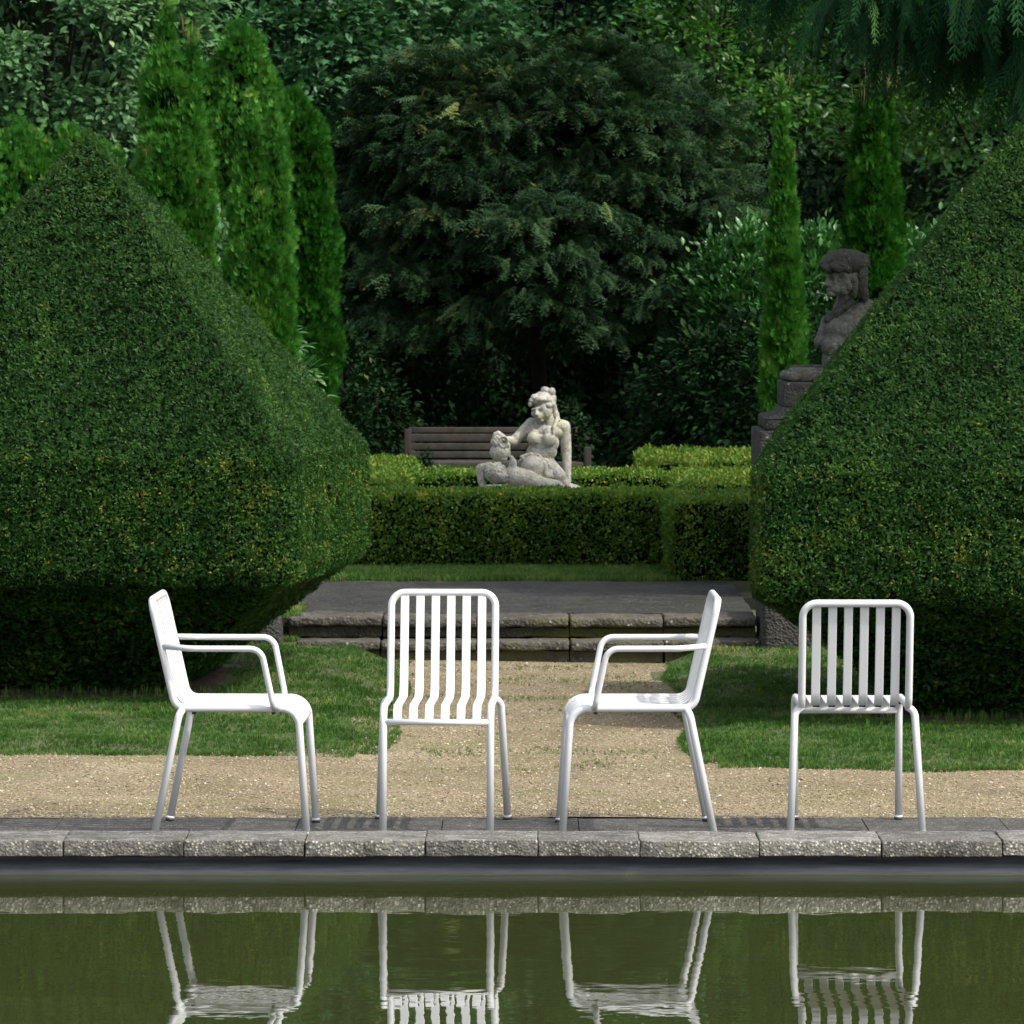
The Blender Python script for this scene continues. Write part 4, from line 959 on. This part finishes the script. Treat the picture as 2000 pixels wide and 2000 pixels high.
leafy('broadleaf_tree', 'unseen tall tree added outside the right edge to shade the yew', 'tree', 6.6, 40.0, GZ, 2.3, 2.2, 3.0, 4.6, 70, 110, .17, M['wood'], LEAF_V, LEAF_T, GB, 670, front=0, clump=.7)  # out of view; added to throw shade over the yew
GS = 'shrubs under the trees'
leafy('laurel_shrub', 'glossy bright laurel shrub between yew and slim conifer', 'shrub', wx(1470, 38.5), 38.5, GZ, .45, .45, .72, 1.32, 95, 110, .066, M['laurel'], LEAF_V, LEAF_T, GS, 700, droop=-.35, clump=.2)
leafy('laurel_shrub', 'glossy laurel shrub with shining leaves left of the sphinx head', 'shrub', wx(1620, 37), 37, GZ, .60, .5, .82, 1.22, 95, 110, .066, M['laurel'], LEAF_V, LEAF_T, GS, 710, droop=-.35, clump=.2)
leafy('laurel_shrub', 'glossy laurel shrub above the slope of the right topiary', 'shrub', wx(1810, 36.5), 36.5, GZ, .62, .5, .85, 1.25, 95, 110, .066, M['laurel'], LEAF_V, LEAF_T, GS, 720, droop=-.35, clump=.2)
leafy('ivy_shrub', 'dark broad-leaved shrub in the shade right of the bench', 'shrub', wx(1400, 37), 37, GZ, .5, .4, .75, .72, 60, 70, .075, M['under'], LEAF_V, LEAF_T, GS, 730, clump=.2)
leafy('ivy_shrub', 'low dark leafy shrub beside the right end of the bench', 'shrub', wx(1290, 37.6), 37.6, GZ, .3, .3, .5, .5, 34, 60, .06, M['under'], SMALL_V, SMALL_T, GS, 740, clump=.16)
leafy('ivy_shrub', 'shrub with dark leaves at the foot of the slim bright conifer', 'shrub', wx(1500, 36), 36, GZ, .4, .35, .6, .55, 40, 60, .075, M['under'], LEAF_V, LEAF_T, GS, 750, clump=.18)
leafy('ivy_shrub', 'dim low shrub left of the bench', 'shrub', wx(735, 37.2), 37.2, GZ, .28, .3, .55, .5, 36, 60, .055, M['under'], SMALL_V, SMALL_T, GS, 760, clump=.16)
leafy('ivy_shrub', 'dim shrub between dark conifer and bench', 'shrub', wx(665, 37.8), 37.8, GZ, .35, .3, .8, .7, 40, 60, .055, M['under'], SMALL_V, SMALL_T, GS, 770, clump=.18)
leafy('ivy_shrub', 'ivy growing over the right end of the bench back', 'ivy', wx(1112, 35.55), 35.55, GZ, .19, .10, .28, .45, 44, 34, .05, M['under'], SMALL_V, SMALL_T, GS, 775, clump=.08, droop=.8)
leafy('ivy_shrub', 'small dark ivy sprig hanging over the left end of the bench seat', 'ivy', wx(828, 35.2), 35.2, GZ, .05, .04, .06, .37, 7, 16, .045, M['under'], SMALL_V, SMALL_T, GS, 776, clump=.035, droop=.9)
leafy('rhododendron_shrub', 'grey-green long-leaved shrub peeping out beside the narrow loose conifer', 'shrub', wx(562, 33.5), 33.5, GZ, .15, .2, .62, .85, 44, 34, .085, M['lime'], LEAF_V, LEAF_T, GS, 780, droop=.7, clump=.12)
leafy('rhododendron_shrub', 'grey-green long-leaved shrub between the twin-tipped and narrow conifers', 'shrub', wx(430, 34.2), 34.2, GZ, .26, .2, .9, 1.2, 50, 40, .085, M['lime'], LEAF_V, LEAF_T, GS, 790, droop=.3, clump=.15)
# ivy-covered dark bank of undergrowth behind the yew
def undergrowth():
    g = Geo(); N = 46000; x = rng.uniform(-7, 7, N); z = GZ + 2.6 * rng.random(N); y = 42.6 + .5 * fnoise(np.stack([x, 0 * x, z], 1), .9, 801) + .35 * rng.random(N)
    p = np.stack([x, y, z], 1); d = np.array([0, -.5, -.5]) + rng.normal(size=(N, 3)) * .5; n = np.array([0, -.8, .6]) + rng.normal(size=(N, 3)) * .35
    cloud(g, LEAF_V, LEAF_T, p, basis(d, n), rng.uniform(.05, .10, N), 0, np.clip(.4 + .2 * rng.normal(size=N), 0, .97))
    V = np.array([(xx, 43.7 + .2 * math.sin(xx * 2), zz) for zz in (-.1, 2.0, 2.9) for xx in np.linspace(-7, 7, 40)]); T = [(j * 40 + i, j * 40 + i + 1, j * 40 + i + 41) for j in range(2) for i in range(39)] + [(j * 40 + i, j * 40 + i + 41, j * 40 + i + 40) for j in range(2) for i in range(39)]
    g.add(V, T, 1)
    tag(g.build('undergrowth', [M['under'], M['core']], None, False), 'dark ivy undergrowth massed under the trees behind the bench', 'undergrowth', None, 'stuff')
undergrowth()
def far_wood():
    g = Geo(); N = 52000; x = rng.uniform(-15, 15, N); z = GZ + 13 * rng.random(N) ** .9; P = np.stack([x, 0 * x, z], 1)
    y = 51 + 1.6 * fnoise(P, 3.2, 811) + .8 * fnoise(P, 1.1, 812) + rng.random(N) * 1.2 + .10 * z
    p = np.stack([x, y, z], 1); d = np.array([0, -.5, -.4]) + rng.normal(size=(N, 3)) * .55; n = np.array([0, -.7, .7]) + rng.normal(size=(N, 3)) * .4
    cloud(g, LEAF_V, LEAF_T, p, basis(d, n), rng.uniform(.10, .22, N), 0, np.clip(.4 + .2 * fnoise(p, 1.2, 813) + .2 * rng.normal(size=N), 0, 1))
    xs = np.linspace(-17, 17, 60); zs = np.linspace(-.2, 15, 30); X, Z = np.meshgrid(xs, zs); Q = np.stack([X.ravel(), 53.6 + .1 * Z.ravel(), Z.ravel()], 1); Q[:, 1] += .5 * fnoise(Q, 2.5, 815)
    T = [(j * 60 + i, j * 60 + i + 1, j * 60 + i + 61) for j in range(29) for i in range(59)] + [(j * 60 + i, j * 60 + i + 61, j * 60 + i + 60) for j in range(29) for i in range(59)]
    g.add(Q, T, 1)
    tag(g.build('woods', [M['wood'], M['core']], None, False), 'dense dark wood filling the view behind all other trees', 'wood', None, 'stuff')
far_wood()

# ------------------------------------------------------------------ weeping cypress reaching in from the right
def cypress():
    tx, D = 4.6, 25.6; t = empty('weeping_cypress', (tx, D, GZ)); tag(t, 'weeping cypress whose feathery branches hang into the upper right corner', 'tree')
    gt = Geo(); g = Geo(); H = 9.0
    tube(gt, [(0, 0, -.1), (.03, 0, 2), (0, .05, 5), (0, 0, H)], [.26, .21, .13, .03], 14)
    pos = []; dirs = []; sc = []; nr_ = []; r = np.random.default_rng(900)
    limbs = []
    # boughs seen in the photo: ends placed along the upper right corner
    for (px, py, dd) in ((1500, -75, 26.5), (1560, -70, 27.3), (1640, -10, 26.3), (1720, 20, 27.6), (1790, 30, 26.2), (1850, -40, 25.2), (1890, 70, 27.2), (1960, 90, 26.5), (2010, 110, 25.3), (1930, -70, 25.0), (1600, -90, 28.2), (1760, -80, 27.0), (1690, -40, 25.6), (1830, 60, 26.8)):
        limbs.append((np.array([wx(px, dd) - tx, dd - D, wz(py, dd) - GZ]), 1))
    for i in range(46):  # upper boughs, out of view; added for the shade they throw behind
        z = r.uniform(3.2, 8.4); an = r.uniform(0, 6.28); L = (9.6 - z) * .2 + .5
        if math.cos(an) < 0 and z < 4.2 and math.sin(an) < .2: continue
        limbs.append((np.array([math.cos(an) * L, math.sin(an) * L, z - .2]), 0))
    for end, near in limbs:
        s = np.array([0, 0, min(H - .5, end[2] + .15)]); mid = (s + end) / 2 + np.array([0, 0, .32]); P = [s + (mid - s) * q for q in (0, .5)] + [mid, (mid + end) / 2 + np.array([0, 0, .09]), end]
        tube(gt, P, [.055, .045, .032, .018, .006], 6, False)
        n = 95 if near else 26
        for q in range(n):
            u = 1 - r.random() ** 1.2 * (.42 if near else .6); k = u * 4; i = min(3, int(k)); c = P[i] + (P[i + 1] - P[i]) * (k - i)
            pos.append(c + r.normal(size=3) * [.10, .13, .05]); h = norm(end - s); dirs.append(np.array([h[0], h[1], 0]) * .5 + r.normal(size=3) * [.7, .7, .12]); sc.append(r.uniform(.26, .52) if near else r.uniform(.5, .9)); nr_.append(bool(near))
    pos = np.array(pos); dirs = np.array(dirs); dirs[:, 2] = 0; sc = np.array(sc); N = len(pos)
    a = np.clip(.45 + .2 * r.normal(size=N) + .3 * (r.random(N) < .04), 0, 1)
    Rm = basis(dirs, np.tile([0, 0, 1.0], (N, 1)) + r.normal(size=(N, 3)) * .22); near = np.array(nr_); pick = r.integers(0, 3, N)
    cloud(g, CYP_V, CYP_T, pos[~near], Rm[~near], sc[~near], 0, a[~near])
    for q in range(3):
        k = near & (pick == q); cloud(g, CYPF[q][0], CYPF[q][1], pos[k], Rm[k], sc[k], 0, a[k])
    g.build('crown', [M['cypress']], t, False); gt.build('trunk', M['bark'], t)
cypress()

# ------------------------------------------------------------------ light, sky, camera
EL, AZ = 50.5, 32.0          # sun: from the right, a little on the camera's side
sv = Vector((math.cos(R(EL)) * math.cos(R(AZ)), -math.cos(R(EL)) * math.sin(R(AZ)), math.sin(R(EL))))
sl = bpy.data.lights.new('sun', 'SUN'); sl.energy = 2.15; sl.angle = R(.6); sl.color = (1, .94, .84)
so = bpy.data.objects.new('sun', sl); COL.objects.link(so); so.rotation_euler = (-sv).to_track_quat('-Z', 'Y').to_euler(); so.location = (10, 10, 20)
w = bpy.data.worlds.new('World'); scene.world = w; w.use_nodes = True
nt = w.node_tree; bg = nt.nodes['Background']; sky = nt.nodes.new('ShaderNodeTexSky'); sky.sky_type = 'NISHITA'; sky.sun_disc = False
sky.sun_elevation = R(EL); sky.sun_rotation = R(90 + AZ); sky.air_density = 1.0; sky.dust_density = 4.0; sky.ozone_density = .6
hs = nt.nodes.new('ShaderNodeHueSaturation'); hs.inputs['Saturation'].default_value = .45; nt.links.new(sky.outputs[0], hs.inputs['Color']); nt.links.new(hs.outputs[0], bg.inputs[0]); bg.inputs[1].default_value = .15

cam = bpy.data.cameras.new('camera'); co = bpy.data.objects.new('camera', cam); COL.objects.link(co); scene.camera = co
co.location = (0, 0, HC); co.rotation_euler = (R(90), 0, 0)
cam.sensor_width = 36; cam.lens = F / 2000 * 36; cam.shift_y = -(1000 - HZ) / 2000; cam.clip_start = .1; cam.clip_end = 1000
cam.dof.use_dof = True; cam.dof.focus_distance = 18.2; cam.dof.aperture_fstop = 19
scene.render.resolution_x = scene.render.resolution_y = 1024
scene.view_settings.view_transform = 'Standard'; scene.view_settings.look = 'None'; scene.view_settings.exposure = 1.0; scene.view_settings.gamma = 1
scene.cycles.max_bounces = 6; scene.cycles.diffuse_bounces = 3; scene.cycles.glossy_bounces = 3; scene.cycles.transmission_bounces = 3; scene.cycles.transparent_max_bounces = 4
scene.cycles.use_denoising = True
